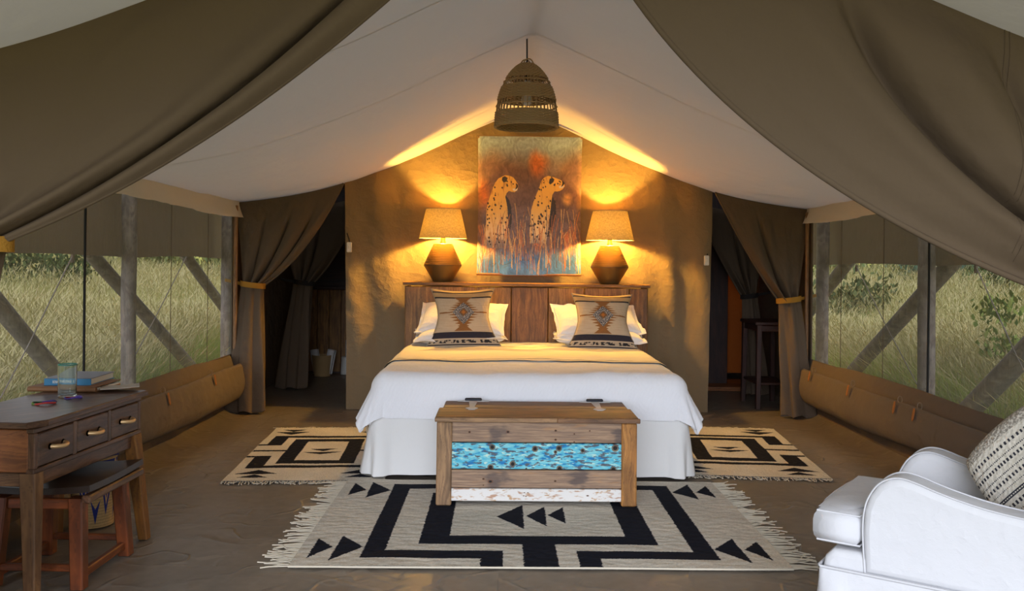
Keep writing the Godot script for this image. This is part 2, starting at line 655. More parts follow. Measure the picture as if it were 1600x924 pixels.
# the painting: two spotted cats sitting in tall grass, looking right
func painting_image() -> Image:
	var w := 400
	var h := 524
	var im := image_of(w, h, func(u: float, v: float) -> Color:
		var a := nz(u * 1.6, v * 1.4) * 0.5 + 0.5
		var b := nz(u * 7.0 + 20.0, v * 2.2) * 0.5 + 0.5
		var st := nz(u * 18.0 + nz(v * 3.0, u * 2.0) * 5.0, v * 6.0)
		var c := s8(92, 68, 60).lerp(s8(122, 92, 78), a)
		c = c.lerp(s8(132, 154, 172), (1.0 - smoothstep(0.05, 0.24, v + 0.12 * (a - 0.5))) * 0.85)
		c = c.lerp(s8(196, 104, 44), (1.0 - smoothstep(0.02, 0.14, Vector2(u - 0.58, (v - 0.19) * 1.1).length() + 0.06 * (b - 0.5))) * 0.85)
		c = c.lerp(s8(140, 124, 116), (1.0 - smoothstep(0.02, 0.13, Vector2(u - 0.72, v - 0.24).length())) * 0.6)
		c = c.lerp(s8(208, 116, 44), (1.0 - smoothstep(0.0, 0.1, Vector2((u - 0.06), (v - 0.43) * 0.6).length())) * 0.8)
		c = c.lerp(s8(104, 88, 92), smoothstep(0.42, 0.62, v) * 0.75)
		c = c.lerp(s8(206, 122, 72), smoothstep(0.5, 0.75, b) * smoothstep(0.6, 0.72, v) * (1.0 - smoothstep(0.82, 0.9, v)) * 0.9)
		c = c.lerp(s8(214, 170, 96), (1.0 - smoothstep(0.02, 0.11, Vector2(u - 0.08, v - 0.87).length())) * 0.9)
		c = c.lerp(s8(214, 162, 84), (1.0 - smoothstep(0.01, 0.07, Vector2(u - 0.86, v - 0.45).length())) * 0.7)
		c = c.lerp(s8(88, 138, 196).lerp(s8(48, 88, 150), b), smoothstep(0.76, 0.9, v + 0.1 * (a - 0.5)))
		c = c.lerp(s8(70, 66, 84), smoothstep(0.25, 0.6, st) * smoothstep(0.4, 0.7, v) * 0.5)
		return c * (1.12 + 0.22 * nz(u * 13.0 + nz(u * 4.0, v * 4.0) * 3.0, v * 10.0) + 0.1 * nz(u * 40.0, v * 30.0)))
	var cv := func(pts: Array) -> Array:
		var o := []
		for p in pts:
			o.append(Vector2((p[0] - 58.0) / 632.0, (p[1] - 58.0) / 822.0))
		return o
	var cats := [
		[[[205, 296], [222, 288], [250, 290], [272, 300], [286, 318], [298, 336], [302, 350], [298, 374], [280, 388], [262, 386], [246, 380], [232, 394], [224, 416], [232, 450], [240, 500], [242, 570], [244, 650], [238, 720], [104, 720], [106, 640], [110, 560], [110, 490], [120, 446], [134, 404], [150, 360], [164, 330], [184, 306]],
			[[222, 400], [246, 430], [262, 480], [266, 560], [252, 640], [240, 640], [236, 540], [232, 460]], [[206, 300], [222, 294], [238, 304], [232, 326], [214, 332], [204, 318]], [284, 340, 302, 372]],
		[[[444, 320], [460, 300], [486, 288], [514, 294], [540, 304], [566, 314], [582, 330], [588, 348], [578, 364], [560, 376], [544, 380], [526, 380], [512, 400], [508, 430], [502, 480], [496, 540], [488, 600], [476, 690], [380, 690], [376, 620], [380, 550], [384, 490], [396, 450], [410, 410], [428, 370]],
			[[512, 410], [532, 440], [538, 510], [524, 580], [500, 650], [486, 650], [494, 560], [504, 480]], [[496, 306], [512, 300], [524, 310], [518, 326], [500, 340], [490, 330]], [566, 320, 586, 352]]]
	for k in 2:
		var q: Array = cats[k]
		fill_poly(im, cv.call(q[1]), s8(58, 48, 46), 3.0)
		var body: Array = cv.call(q[0])
		fill_poly(im, body, s8(214, 158, 70), 2.0)
		var pk := PackedVector2Array(body)
		for y in h:
			for x in w:
				var p := Vector2(x / float(w), y / float(h))
				if p.x > 0.0 and Geometry2D.is_point_in_polygon(p, pk):
					var f := 0.5 + 0.5 * nz(p.x * 24.0, p.y * 9.0)
					var c := s8(240, 186, 84).lerp(s8(236, 208, 160), smoothstep(0.45, 0.72, p.y)).lerp(s8(170, 104, 44), smoothstep(0.55, 0.9, f) * 0.6)
					c = c.lerp(s8(120, 110, 112), smoothstep(0.7, 0.8, p.y) * 0.8)
					im.set_pixel(x, y, c)
		fill_poly(im, cv.call(q[2]), s8(62, 54, 52), 1.0)
		var mz: Array = q[3]
		fill_poly(im, cv.call([[mz[0] - 16, mz[3] - 4], [mz[2] - 2, mz[3] - 8], [mz[2] - 6, mz[3] + 8], [mz[0] - 10, mz[3] + 10]]), s8(232, 218, 196))
		fill_poly(im, cv.call([[mz[0] + 4, mz[1] - 6], [mz[2] - 2, mz[1] + 4], [mz[2], mz[1] + 14], [mz[0] + 12, mz[3] - 6], [mz[0], mz[3] + 2], [mz[0] + 8, mz[1] + 14]]), s8(46, 38, 36))
		fill_poly(im, cv.call([[mz[0] - 18, mz[1] - 2], [mz[0] - 6, mz[1] - 4], [mz[0] - 10, mz[1] + 6]]), s8(46, 36, 34))
		var lo := pk[0]
		for i in 260:
			var p := Vector2(rng.randf_range(0.06, 0.84), rng.randf_range(0.28, 0.78))
			if Geometry2D.is_point_in_polygon(p, pk):
				var r := 0.0055 + 0.0045 * rng.randf() + (0.002 if p.y > 0.45 else 0.0)
				fill_poly(im, [p + Vector2(-r, 0), p + Vector2(0, -r * 0.9), p + Vector2(r, 0.1 * r), p + Vector2(0.1 * r, r)], s8(58, 42, 34))
	for i in 190:
		var x0 := rng.randf()
		var y0 := rng.randf_range(0.72, 1.02)
		var l := rng.randf_range(0.07, 0.26)
		var lean := rng.randf_range(-0.05, 0.05)
		var c: Color = [s8(214, 160, 92), s8(200, 120, 66), s8(220, 182, 120), s8(150, 98, 72), s8(92, 84, 100)][rng.randi() % 5]
		var wd := rng.randf_range(0.0016, 0.0036)
		for k in 18:
			var t := k / 18.0
			var c0 := Vector2(x0 + lean * t * t, y0 - l * t)
			var c1 := Vector2(x0 + lean * (t + 0.06) * (t + 0.06), y0 - l * (t + 0.06))
			fill_poly(im, [c0 + Vector2(-wd, 0), c0 + Vector2(wd, 0), c1 + Vector2(wd * 0.8, 0), c1 + Vector2(-wd * 0.8, 0)], c)
	return im

func make_materials() -> void:
	noise.seed = 7
	noise.frequency = 0.01
	noise.fractal_octaves = 3
	var weave := tex(image_of(256, 256, func(u: float, v: float) -> Color:
		var k := 0.5 + 0.2 * sin(u * TAU * 32.0) * sin(v * TAU * 32.0) + 0.25 * (rng.randf() - 0.5)
		return Color(k, k, k)))
	var crumple := noise_tex(0.012, 5, 3, 512)
	var rq := FastNoiseLite.new()
	rq.seed = 21
	rq.frequency = 0.008
	rq.fractal_type = FastNoiseLite.FRACTAL_RIDGED
	rq.fractal_octaves = 4
	rq.domain_warp_enabled = true
	rq.domain_warp_amplitude = 20.0
	var creased := tex(rq.get_seamless_image(512, 512))
	var fine := noise_tex(0.06, 3, 9, 256)
	M.weave = weave
	M.crumple = crumple
	# khaki canvas and the rest of the cloth
	M.canvas = fabric(s8(105, 89, 73), crumple, 0.9, 1.0)
	M.canvas_dark = fabric(s8(104, 88, 72), crumple, 0.9, 1.0)
	M.back_canvas = fabric(s8(136, 116, 88), creased, 2.3, 0.35)
	M.flap = fabric(s8(112, 101, 90), crumple, 1.0, 0.8)
	M.fly = fabric(s8(118, 100, 78), crumple, 0.6, 1.0)
	M.fly_thin = M.fly.duplicate()
	M.fly_thin.backlight_enabled = true
	M.fly_thin.backlight = Color(0.2, 0.16, 0.115)
	M.fly_roof = fabric(s8(186, 174, 152), crumple, 0.6, 1.0)
	M.fly_roof.backlight_enabled = true
	M.fly_roof.backlight = Color(0.76, 0.76, 0.76)
	M.liner = fabric(s8(214, 204, 192), crumple, 0.7, 0.6)
	M.liner.backlight_enabled = true
	M.liner.backlight = Color(0.6, 0.6, 0.6)
	M.ribbed = fabric(s8(206, 204, 204), crumple, 2.5, 0.5)
	M.band = fabric(s8(176, 128, 52), fine, 6.0, 0.2)
	M.dark_cloth = mat(s8(42, 36, 34), 0.95)
	M.white = fabric(s8(232, 230, 228), crumple, 1.3, 0.6)
	M.sheet = fabric(s8(236, 233, 230), creased, 2.4, 0.5)
	M.skirt = fabric(s8(236, 234, 230), creased, 1.0, 0.25)
	var quilt := tex(image_of(384, 384, func(u: float, v: float) -> Color:
		var wv := sin((u * 9.0 + 0.6 * sin(v * TAU * 3.0)) * TAU) * sin((v * 7.0 + 0.5 * sin(u * TAU * 4.0)) * TAU)
		var k := 0.5 + 0.28 * wv + 0.12 * sin((u * 40.0 + v * 22.0) * TAU) + 0.1 * (rng.randf() - 0.5)
		return Color(k, k, k)))
	M.quilt = fabric(s8(245, 244, 246), quilt, 2.0, 0.35)
	M.throw = fabric(s8(232, 206, 160), fine, 5.0, 0.25)
	M.throw_stripe = mat(s8(150, 138, 116), 0.95)
	M.loose = fabric(s8(214, 213, 215), creased, 1.1, 0.3)
	M.piping = mat(s8(206, 205, 207), 0.9, 0.3)
	M.fringe = mat(s8(214, 203, 182), 0.95, 0.2)
	# groundsheet: a wrinkled, faintly shiny vinyl
	M.floor = mat(s8(138, 126, 112), 0.42, 0.5)
	M.floor.uv1_triplanar = true
	M.floor.uv1_scale = Vector3.ONE * 0.55
	var wrinkle := tex(image_of(512, 512, func(u: float, v: float) -> Color:
		var wx := nz(u * 3.0, v * 3.0) * 0.5
		var a := maxf(0.0, 1.0 - absf(nz(u * 2.0 + wx, v * 4.0 + wx)) * 7.0)
		var b := maxf(0.0, 1.0 - absf(nz(u * 3.4 + v * 2.6, v * 3.0 - u * 1.6 + 30.0)) * 9.0)
		var k := 0.3 + 0.35 * a * clampf(0.5 + 2.0 * nz(u * 3.0 + 7.0, v * 3.0), 0.0, 1.0) + 0.3 * b * clampf(0.4 + 2.0 * nz(u * 2.0 + 9.0, v * 4.0), 0.0, 1.0) + 0.25 * nz(u * 1.5, v * 1.5 + 4.0)
		return Color(k, k, k)))
	bumped(M.floor, wrinkle, 1.1)
	M.floor.albedo_texture = tex(image_of(384, 384, func(u: float, v: float) -> Color:
		var a := 0.9 + 0.08 * nz(u * 3.0, v * 3.0) + 0.06 * nz(u * 24.0, v * 24.0)
		var scuff := smoothstep(0.36, 0.6, nz(u * 7.0 + v * 9.0, v * 8.0 - u * 2.0)) * smoothstep(0.0, 0.3, nz(u * 3.0 + 5.0, v * 3.0)) * 0.3
		return Color(a + scuff, a + scuff, a + scuff * 1.05)))
	# woods
	M.board_brown = wood(s8(168, 118, 58), s8(132, 90, 44), s8(82, 56, 30), 11, 0.55)
	M.desk_dark = wood(s8(116, 82, 60), s8(86, 59, 44), s8(46, 32, 25), 12, 0.33)
	M.desk_side = wood(s8(158, 98, 50), s8(132, 78, 40), s8(100, 58, 30), 13, 0.5)
	M.desk_leg = wood(s8(144, 104, 66), s8(112, 78, 50), s8(80, 54, 36), 14, 0.6)
	M.desk_leg_gold = wood(s8(150, 98, 34), s8(120, 74, 26), s8(84, 52, 20), 18, 0.6)
	M.stool_red = wood(s8(136, 70, 31), s8(106, 52, 23), s8(64, 33, 16), 15, 0.45)
	M.stool_seat = wood(s8(62, 48, 40), s8(46, 35, 30), s8(28, 22, 20), 16, 0.3)
	M.post_old = wood(s8(172, 134, 94), s8(136, 104, 74), s8(88, 64, 48), 17, 0.7)
	M.post_gold = wood(s8(190, 132, 66), s8(154, 102, 50), s8(96, 62, 36), 21, 0.7)
	M.lid = wood(s8(138, 98, 62), s8(96, 66, 43), s8(56, 40, 30), 19, 0.6)
	M.pole = wood(s8(140, 128, 118), s8(112, 100, 94), s8(80, 70, 66), 20, 0.9, 0.6)
	M.tan_wood = wood(s8(160, 120, 82), s8(138, 100, 66), s8(104, 74, 48), 22, 0.6)
	M.red_dark = wood(s8(70, 38, 26), s8(54, 28, 20), s8(38, 20, 15), 23, 0.5)
	for k in 4:
		var t := tex(board_image(k))
		M["board%d" % k] = bumped(textured(t, 0.75), t, 0.12)
	# metals, glass, leather
	M.iron = mat(s8(52, 52, 56), 0.5); M.iron.metallic = 0.8
	M.steel = mat(s8(206, 205, 205), 0.75, 0.2); M.steel.metallic = 0.15
	M.ring_metal = mat(s8(128, 116, 98), 0.5)
	M.brass = mat(s8(240, 200, 148), 0.35); M.brass.metallic = 0.6
	M.bronze = mat(s8(112, 86, 50), 0.4); M.bronze.metallic = 0.35
	M.black = mat(s8(22, 20, 20), 0.7)
	M.leather = mat(s8(138, 96, 62), 0.6)
	M.leather_orange = mat(s8(158, 96, 44), 0.6)
	M.white_plastic = mat(s8(222, 218, 208), 0.4)
	M.glass = mat(Color(0.97, 1.0, 0.99, 0.03), 0.03); M.glass.refraction_enabled = true; M.glass.refraction_scale = 0.05
	M.glass.transparency = BaseMaterial3D.TRANSPARENCY_ALPHA
	# woven seagrass
	M.seagrass = mat(s8(180, 148, 102), 0.8)
	# lamp shade: rough linen that lets light through
	M.shade = mat(s8(232, 196, 130), 0.95, 0.2)
	M.shade.albedo_texture = tex(image_of(256, 256, func(u: float, v: float) -> Color:
		var k := 0.86 + 0.1 * (rng.randf() - 0.5) + 0.14 * nz(u * 60.0, v * 9.0) + 0.12 * nz(u * 9.0 + 20.0, v * 60.0)
		return Color(k, k, k)))
	M.shade.backlight_enabled = true
	M.shade.backlight = Color(0.2, 0.2, 0.2)
	M.bulb = mat(s8(255, 244, 220), 0.3)
	M.bulb.emission_enabled = true
	M.bulb.emission = Color(1.0, 0.75, 0.3)
	M.bulb.emission_energy_multiplier = 3.0
	M.bulb_off = mat(s8(232, 228, 222), 0.3)
	# insect screen
	var scr := Image.create_empty(512, 512, false, Image.FORMAT_RGBA8)
	for y in 512:
		for x in 512:
			var st := nz(x * 0.11, y * 0.0025) * 0.5 + nz(x * 0.5, y * 0.006) * 0.35
			var a := 0.40 + 0.24 * st + 0.06 * (rng.randf() - 0.5)
			scr.set_pixel(x, y, Color(0.58, 0.57, 0.54, clampf(a, 0.1, 0.9)))
	M.screen = textured(tex(scr), 0.95)
	M.screen.transparency = BaseMaterial3D.TRANSPARENCY_ALPHA
	M.screen.backlight_enabled = true
	M.screen.backlight = Color(0.9, 0.9, 0.9)
	M.painting = textured(tex(painting_image()), 0.45)
	bumped(M.painting, noise_tex(0.05, 4, 5, 256), 0.1)
	M.cushion = bumped(textured(tex(cushion_image()), 0.95), fine, 0.25)
	M.knit = bumped(textured(tex(knit_image()), 0.95), noise_tex(0.09, 3, 6, 256), 0.35)
	M.fabric_fine = fine

# ------------------------------------------------------------------ the scene
func _ready() -> void:
	rng.seed = 11
	var cam := Camera3D.new()
	cam.name = "camera"
	cam.projection = Camera3D.PROJECTION_FRUSTUM
	cam.near = 0.05
	cam.far = 300.0
	cam.size = 0.05 * 924.0 / 1382.0
	cam.frustum_offset = Vector2(0, -0.05 * 51.0 / 1382.0)
	cam.position = Vector3(0, 1.25, 0)
	cam.rotation = Vector3(0, deg_to_rad(-0.7), deg_to_rad(0.6))
	cam.current = true
	add_child(cam)
	var env := Environment.new()
	env.background_mode = Environment.BG_SKY
	env.sky = Sky.new()
	var skym := ProceduralSkyMaterial.new()      # an even, bright overcast
	skym.sky_top_color = s8(206, 212, 222)
	skym.sky_horizon_color = s8(222, 225, 230)
	skym.ground_horizon_color = s8(150, 150, 130)
	skym.ground_bottom_color = s8(110, 110, 90)
	skym.sky_energy_multiplier = 1.0
	env.sky.sky_material = skym
	env.background_energy_multiplier = SKY_E
	env.tonemap_mode = Environment.TONE_MAPPER_LINEAR
	env.tonemap_exposure = EXPO
	env.sdfgi_enabled = true
	env.ssao_enabled = true
	env.ssil_enabled = true
	var we := WorldEnvironment.new()
	we.name = "world_environment"
	we.environment = env
	add_child(we)
	var sun := DirectionalLight3D.new()          # low sun behind thin cloud, over the open veranda
	sun.name = "sun"
	sun.light_energy = SUN_E
	sun.light_color = s8(232, 240, 255)
	sun.light_angular_distance = 40.0
	sun.shadow_enabled = true
	sun.rotation = Vector3(deg_to_rad(-18.0), deg_to_rad(-7.0), 0)
	add_child(sun)

	make_materials()
	build_tent()
	build_outside()
	build_curtains()
	build_bed()
	build_headboard_wall()
	build_rugs()
	build_chest()
	build_desk()
	build_stool()
	build_armchair()
	build_flaps()
	build_washroom()

const SKY_E := 1.9
const EXPO := 1.15
const SUN_E := 0.9
const LAMP_E := 1.65

# ------------------------------------------------------------------ floor, walls, roof
func lining_h(x: float, z: float) -> float:
	var s := absf(x - AX)
	var bay := absf(sin((z + 7.5) / 1.25 * PI))
	var sag := -0.02 * bay * smoothstep(0.25, 0.9, s) * (1.0 - smoothstep(1.7, 2.3, s))
	return roof_h(x) + sag + (0.007 * nz(x * 0.35, z * 1.6) + 0.004 * nz(x * 0.5 + z * 0.6, z * 2.6 - x * 0.4)) * smoothstep(0.2, 0.6, s)

func build_tent() -> void:
	var b := MB.new()
	b.grid(60, 120, func(u: float, v: float) -> Vector3:
		var x := lerpf(XL - 0.12, XR + 0.12, u)
		var z := lerpf(1.2, ZE - 0.2, v)
		var up := pow(maxf(0.0, maxf(XL + 0.14 - x, x - XR + 0.14)), 2.0) * 1.6
		return Vector3(x, -0.004 + up + 0.003 * nz(x * 2.0, z * 2.0), z), 1, 1, 0.1)
	struct("floor", b, M.floor)

	# the lining: one sagging white cloth from the porch to the back wall
	var xl := XL - 0.28
	var xr := XR + 0.28
	b = MB.new()
	b.grid(100, 80, func(u: float, v: float) -> Vector3:
		var x := lerpf(xl, xr, u)
		var z := lerpf(0.1, ZB - 0.02, v)
		return Vector3(x, lining_h(x, z), z), 1, 1, 0.0, true)
	var ceil := struct("ceiling", b, M.liner)
	for z in [-1.4, -3.75, -5.0, -6.85]:
		b = MB.new()
		b.grid(80, 2, func(u: float, v: float) -> Vector3:
			var x := lerpf(xl + 0.1, xr - 0.1, u)
			return Vector3(x, lining_h(x, z) - 0.0015, z + (v - 0.5) * 0.012), 1, 1, 0.0, true)
		obj("seam", b, M.liner, ceil)
	b = MB.new()
	b.box(Vector3(0.03, 0.03, 6.8), T(AX, 2.6, -4.2), 0.008)
	obj("ridge_pole", b, M.tan_wood, ceil)
	# outer fly: roof cloth above the lining that runs down over both sides and hangs as a valance
	b = MB.new()
	b.grid(40, 24, func(u: float, v: float) -> Vector3:
		var x := lerpf(-3.25, 3.8, u)
		var s := absf(x - AX)
		return Vector3(x, 2.95 - 0.36 * s + 0.02 * s * s + 0.02 * nz(x * 0.3, v * 3.0), lerpf(0.3, -11.6, v)), 1, 1)
	struct("roof", b, M.fly_roof)
	for side in [[-3.25, 1.86], [3.8, 1.88]]:
		b = MB.new()
		b.grid(60, 8, func(u: float, v: float) -> Vector3:
			var z := lerpf(-0.8, -11.6, u)
			var h: float = lerpf(side[1], 1.262 + 0.02 * absf(sin(z * 1.25 + 0.4)) + 0.01 * nz(z, 0.3), v)
			return Vector3(side[0] + 0.03 * nz(z * 0.8, v * 0.6) * (0.3 + v), h, z))
		solo("fly_valance", b, M.fly_thin, "olive canvas valance of the outer fly hanging beyond the %s" % ("left window screen" if side[0] < 0 else "right window screen"), "tent valance")

	# side walls: canvas skirt below, insect screen above
	for side in [[XL, -1.0, "wall_left", "window_1"], [XR, 1.0, "wall_right", "window_2"]]:
		var x0: float = side[0]
		var sg: float = side[1]
		b = MB.new()
		b.grid(80, 10, func(u: float, v: float) -> Vector3:
			var z := lerpf(ZF + 0.2, ZB, u)
			return Vector3(x0 + sg * (0.004 + 0.028 * sin(v * PI) * (0.7 + nz(z * 0.7, v * 0.4))), lerpf(-0.03, 0.47, v), z), 1, 1, 0.012)
		var wl := struct(side[2], b, M.canvas)
		b = MB.new()
		b.grid(10, 24, func(u: float, v: float) -> Vector3:
			return Vector3(x0 + sg * 0.006, lerpf(0.44, 1.80, v), lerpf(-7.36, ZB - 0.02, u)), 1, 1, 0.012)
		obj("corner_panel", b, M.canvas, wl)
		b = MB.new()
		b.grid(4, 24, func(u: float, v: float) -> Vector3:
			return Vector3(x0 + sg * 0.006, lerpf(0.44, 1.80, v), lerpf(ZF + 0.2, ZF - 0.1, u)), 1, 1, 0.012)
		obj("corner_panel", b, M.canvas, wl)
		# screen
		b = MB.new()
		b.grid(30, 8, func(u: float, v: float) -> Vector3:
			return Vector3(x0 + sg * (0.012 + 0.006 * nz(u * 6.0, v * 2.0)), lerpf(0.46, 1.76, v), lerpf(ZF - 0.1, -7.37, u)), 5.0, 1.4)
		var win := struct(side[3], b, M.screen)
		var zz: float = -4.76 if sg < 0.0 else -5.36
		b = MB.new()
		b.tube([Vector3(x0 + sg * 0.006, 0.46, zz), Vector3(x0 + sg * 0.006, 1.1, zz + 0.004), Vector3(x0 + sg * 0.006, 1.7, zz)], 0.007, 8)
		obj("zip", b, M.black, win)
		for z in [-3.6, -6.0, -6.75]:
			b = MB.new()
			b.tube([Vector3(x0 + sg * 0.008, 0.46, z), Vector3(x0 + sg * 0.008, 1.7, z)], 0.0022, 6)
			obj("screen_seam", b, M.canvas_dark, win)
		# white border of the lining that hangs over the top of the screen
		b = MB.new()
		b.grid(90, 8, func(u: float, v: float) -> Vector3:
			var z := lerpf(-2.7, -7.45, u)
			var low := 1.605 + 0.012 * sin(z * 2.1) + 0.008 * nz(z * 2.0, 0.2)
			return Vector3(x0 - sg * (0.02 + 0.045 * v * v + 0.012 * nz(z * 2.2, v * 0.8) * v), lerpf(1.765, low, v), z))
		solo("lining_valance", b, M.liner, "white cloth border hanging from the ceiling lining over the %s window screen" % ("left" if sg < 0 else "right"), "tent valance")
		# thin wooden pole in the back corner
		b = MB.new()
		var pz: float = -7.32 if sg < 0.0 else -7.40
		b.tube([Vector3(x0 - sg * 0.03, 0.0, pz), Vector3(x0 - sg * 0.03, 1.7, pz)], 0.017, 10)
		solo("tent_pole", b, M.tan_wood, "thin tan wooden pole standing in the back corner beside the %s window screen" % ("left" if sg < 0 else "right"), "pole")

	# back wall: the wide canvas panel behind the bed, with a doorway on each side
	b = MB.new()
	b.grid(170, 90, func(u: float, v: float) -> Vector3:
		var x := lerpf(-1.325, 1.79, u)
		var y := lerpf(0.0, roof_h(x) + 0.03, v)
		var e := minf(u, 1.0 - u)
		var pull := 0.035 * nz(x * 0.7 + y * 0.3, y * 0.3 - x * 0.2) + 0.008 * nz(x * 4.0 + y * 1.2, y * 1.4) + 0.016 * sin(x * 21.0 + y * 2.6 + 2.0 * nz(x, y * 0.6)) * (1.0 - smoothstep(0.06, 0.24, e)) * smoothstep(0.0, 0.3, v) + 0.006 * sin((x + y) * 31.0) * (1.0 - smoothstep(0.0, 0.3, e)) * nz(x * 2.0, y)
		return Vector3(x + 0.03 * (1.0 - v) * signf(u - 0.5) * -smoothstep(0.3, 0.5, absf(u - 0.5)), y, ZB + clampf(pull, -0.03, 0.05) + 0.03 * (1.0 - v) * (1.0 - v)), 1, 1, 0.01)
	struct("wall_back", b, M.back_canvas)

# ------------------------------------------------------------------ outside
func ground_h(x: float, z: float) -> float:
	var d := maxf(0.0, (-x - 3.6) if x < 0.0 else (x - 4.0))
	var k := clampf(-z / 6.0, 0.0, 1.0)
	return -0.14 + k * (0.03 * d + 0.0016 * d * d + 0.10 * nz(x * 0.06, z * 0.06) * minf(d, 3.0) / 3.0)

func build_outside() -> void:
	var b := MB.new()
	b.grid(90, 90, func(u: float, v: float) -> Vector3:
		var x := (u - 0.5) * 2.0
		x = signf(x) * pow(absf(x), 1.8) * 80.0
		var z := 30.0 - 130.0 * v
		return Vector3(x, ground_h(x, z) - 0.02, z))
	var soil := mat(s8(190, 186, 104), 0.95, 0.1)
	soil.albedo_texture = noise_tex(0.03, 5, 4, 256)
	soil.albedo_texture = tex(image_of(256, 256, func(u: float, v: float) -> Color:
		var k := 0.9 + 0.3 * nz(u * 6.0, v * 6.0)
		return Color(k, k, k * 0.9)))
	soil.uv1_triplanar = true
	soil.uv1_scale = Vector3.ONE * 0.1
	struct("ground", b, soil)

	# meadow: tufts of blades, thick close to the tent and larger further off
	var tuft_mat := mat(Color.WHITE, 0.9, 0.2)
	tuft_mat.vertex_color_use_as_albedo = true
	tuft_mat.backlight_enabled = true
	tuft_mat.backlight = Color(0.7, 0.7, 0.6)
	var tufts := []
	for kind in 3:
		b = MB.new()
		for i in 60:
			var a := rng.randf() * TAU
			var r := 0.13 * sqrt(rng.randf())
			var o := Vector3(cos(a) * r, 0, sin(a) * r)
			var hgt := rng.randf_range(0.22, 0.5) * (1.3 if kind == 2 else 1.0)
			var lean := Vector3(rng.randfn() * 0.10, 0, rng.randfn() * 0.10)
			var ta := rng.randf() * TAU
			var w := Vector3(cos(ta), 0, sin(ta)) * (0.0012 if kind < 2 else 0.0011)
			var nn := w.cross(Vector3.UP).normalized().lerp(Vector3.UP, 0.8).normalized()
			var p1 := o + lean * 0.35 + Vector3.UP * hgt * 0.55
			var p2 := o + lean + Vector3.UP * hgt
			var q := b.vert(o - w, nn); b.vert(o + w, nn); b.vert(p1 + w * 0.8, nn); b.vert(p1 - w * 0.8, nn); b.vert(p2, nn)
			b.tri(q, q + 1, q + 2); b.tri(q, q + 2, q + 3); b.tri(q + 3, q + 2, q + 4)
			if kind == 2:
				var s := b.vert(p2 - w * 2.4 - lean * 0.1, nn); b.vert(p2 + w * 2.4 - lean * 0.1, nn); b.vert(p2 + Vector3.UP * 0.1 + lean * 0.2, nn)
				b.tri(s, s + 1, s + 2)
		tufts.append(b.mesh())
	for side in [-1.0, 1.0]:
		for kind in 3:
			var mm := MultiMesh.new()
			mm.transform_format = MultiMesh.TRANSFORM_3D
			mm.use_colors = true
			mm.mesh = tufts[kind]
			var xs := []
			var cs := []
			var count := 9000 if kind < 2 else 5000
			for i in count:
				var d := 4.4 * pow(9.0, rng.randf())
				if i < count / 3:
					d = rng.randf_range(4.4, 14.0)
				var an := rng.randf_range(0.17, 0.62)
				if d < 9.0:
					an = rng.randf_range(0.2, 1.0)
				var x: float = sin(an) * d * side
				var z := -cos(an) * d
				if side < 0.0 and x > -3.65 or side > 0.0 and x < 4.2:
					continue
				var sc := (0.8 + 0.5 * rng.randf()) * (1.0 + d * 0.02)
				var y := ground_h(x, z)
				xs.append(Transform3D(Basis(Vector3.UP, rng.randf() * TAU).scaled(Vector3(sc * 1.4, sc * (0.75 + 0.5 * nz(x * 0.1, z * 0.1)), sc * 1.4)), Vector3(x, y - 0.02, z)))
				var dry := clampf(0.5 + 1.0 * nz(x * 0.09 + 3.0, z * 0.09) + 0.25 * rng.randfn(), 0.0, 1.0)
				if side > 0.0:
					dry *= 0.6
				var c := s8(132, 170, 60).lerp(s8(226, 214, 112), dry)
				if kind == 2:
					c = s8(200, 188, 128).lerp(s8(222, 206, 156), rng.randf())
				if side < 0.0 and d < 7.0:
					c = c.lerp(s8(168, 150, 116), 0.4)
				cs.append(c.srgb_to_linear())
			mm.instance_count = xs.size()
			for i in xs.size():
				mm.set_instance_transform(i, xs[i])
				mm.set_instance_color(i, cs[i])
			var o := MultiMeshInstance3D.new()
			o.multimesh = mm
			o.material_override = tuft_mat
			o.name = numbered(["meadow_grass", "meadow_grass", "seed_grass"][kind])
			add_child(o)
			o.set_meta("kind", "stuff")
			var where := "beyond the left window screen" if side < 0 else "beyond the right window screen"
			tag(o, [("short yellow green meadow grass " if kind == 0 else "longer mixed blades of meadow grass "), "longer mixed blades of meadow grass ", "dry tan seed heads of tall grass "][kind] + where, "grass")

	# gum poles and braces of the outer frame, on both sides
	var post := func(a: Vector3, c: Vector3, r: float, called: String, label: String, cat: String) -> void:
		var m := MB.new()
		var pts := []
		for k in 9:
			var p := a.lerp(c, k / 8.0)
			pts.append(p + Vector3(0.008 * nz(k * 0.9, a.z), 0.0, 0.008 * nz(a.z, k * 0.8)))
		m.tube(pts, func(t: float) -> float: return r * (1.0 + 0.05 * nz(t * 5.0, a.z)), 14, true, 0.6, a.distance_to(c) * 0.5)
		solo(called, m, M.pole_v, label, cat)
	M.pole_v = M.pole.duplicate()
	post.call(Vector3(-3.1, 1.9, -7.40), Vector3(-3.1, -0.2, -7.42), 0.06, "gum_pole", "upright weathered grey log post beyond the middle of the left window screen", "post")
	post.call(Vector3(-3.1, 1.9, -10.03), Vector3(-3.1, -0.2, -10.03), 0.06, "gum_pole", "upright grey log post at the far edge of the left window screen", "post")
	post.call(Vector3(-3.38, 1.60, -6.72), Vector3(-3.38, -0.25, -10.36), 0.06, "brace_pole", "slanting log brace crossing behind the upright post outside the left screen", "brace")
	post.call(Vector3(-3.38, 1.60, -5.05), Vector3(-3.38, -0.25, -7.66), 0.062, "brace_pole", "nearest slanting log brace outside the left screen, above the desk", "brace")
	post.call(Vector3(-3.38, 1.60, -8.86), Vector3(-3.38, -0.20, -12.66), 0.06, "brace_pole", "farthest slanting log brace outside the left screen, near the corner pole", "brace")
	post.call(Vector3(3.65, 1.9, -7.56), Vector3(3.65, -0.2, -7.53), 0.072, "gum_pole", "upright thick log post beyond the middle of the right window screen", "post")
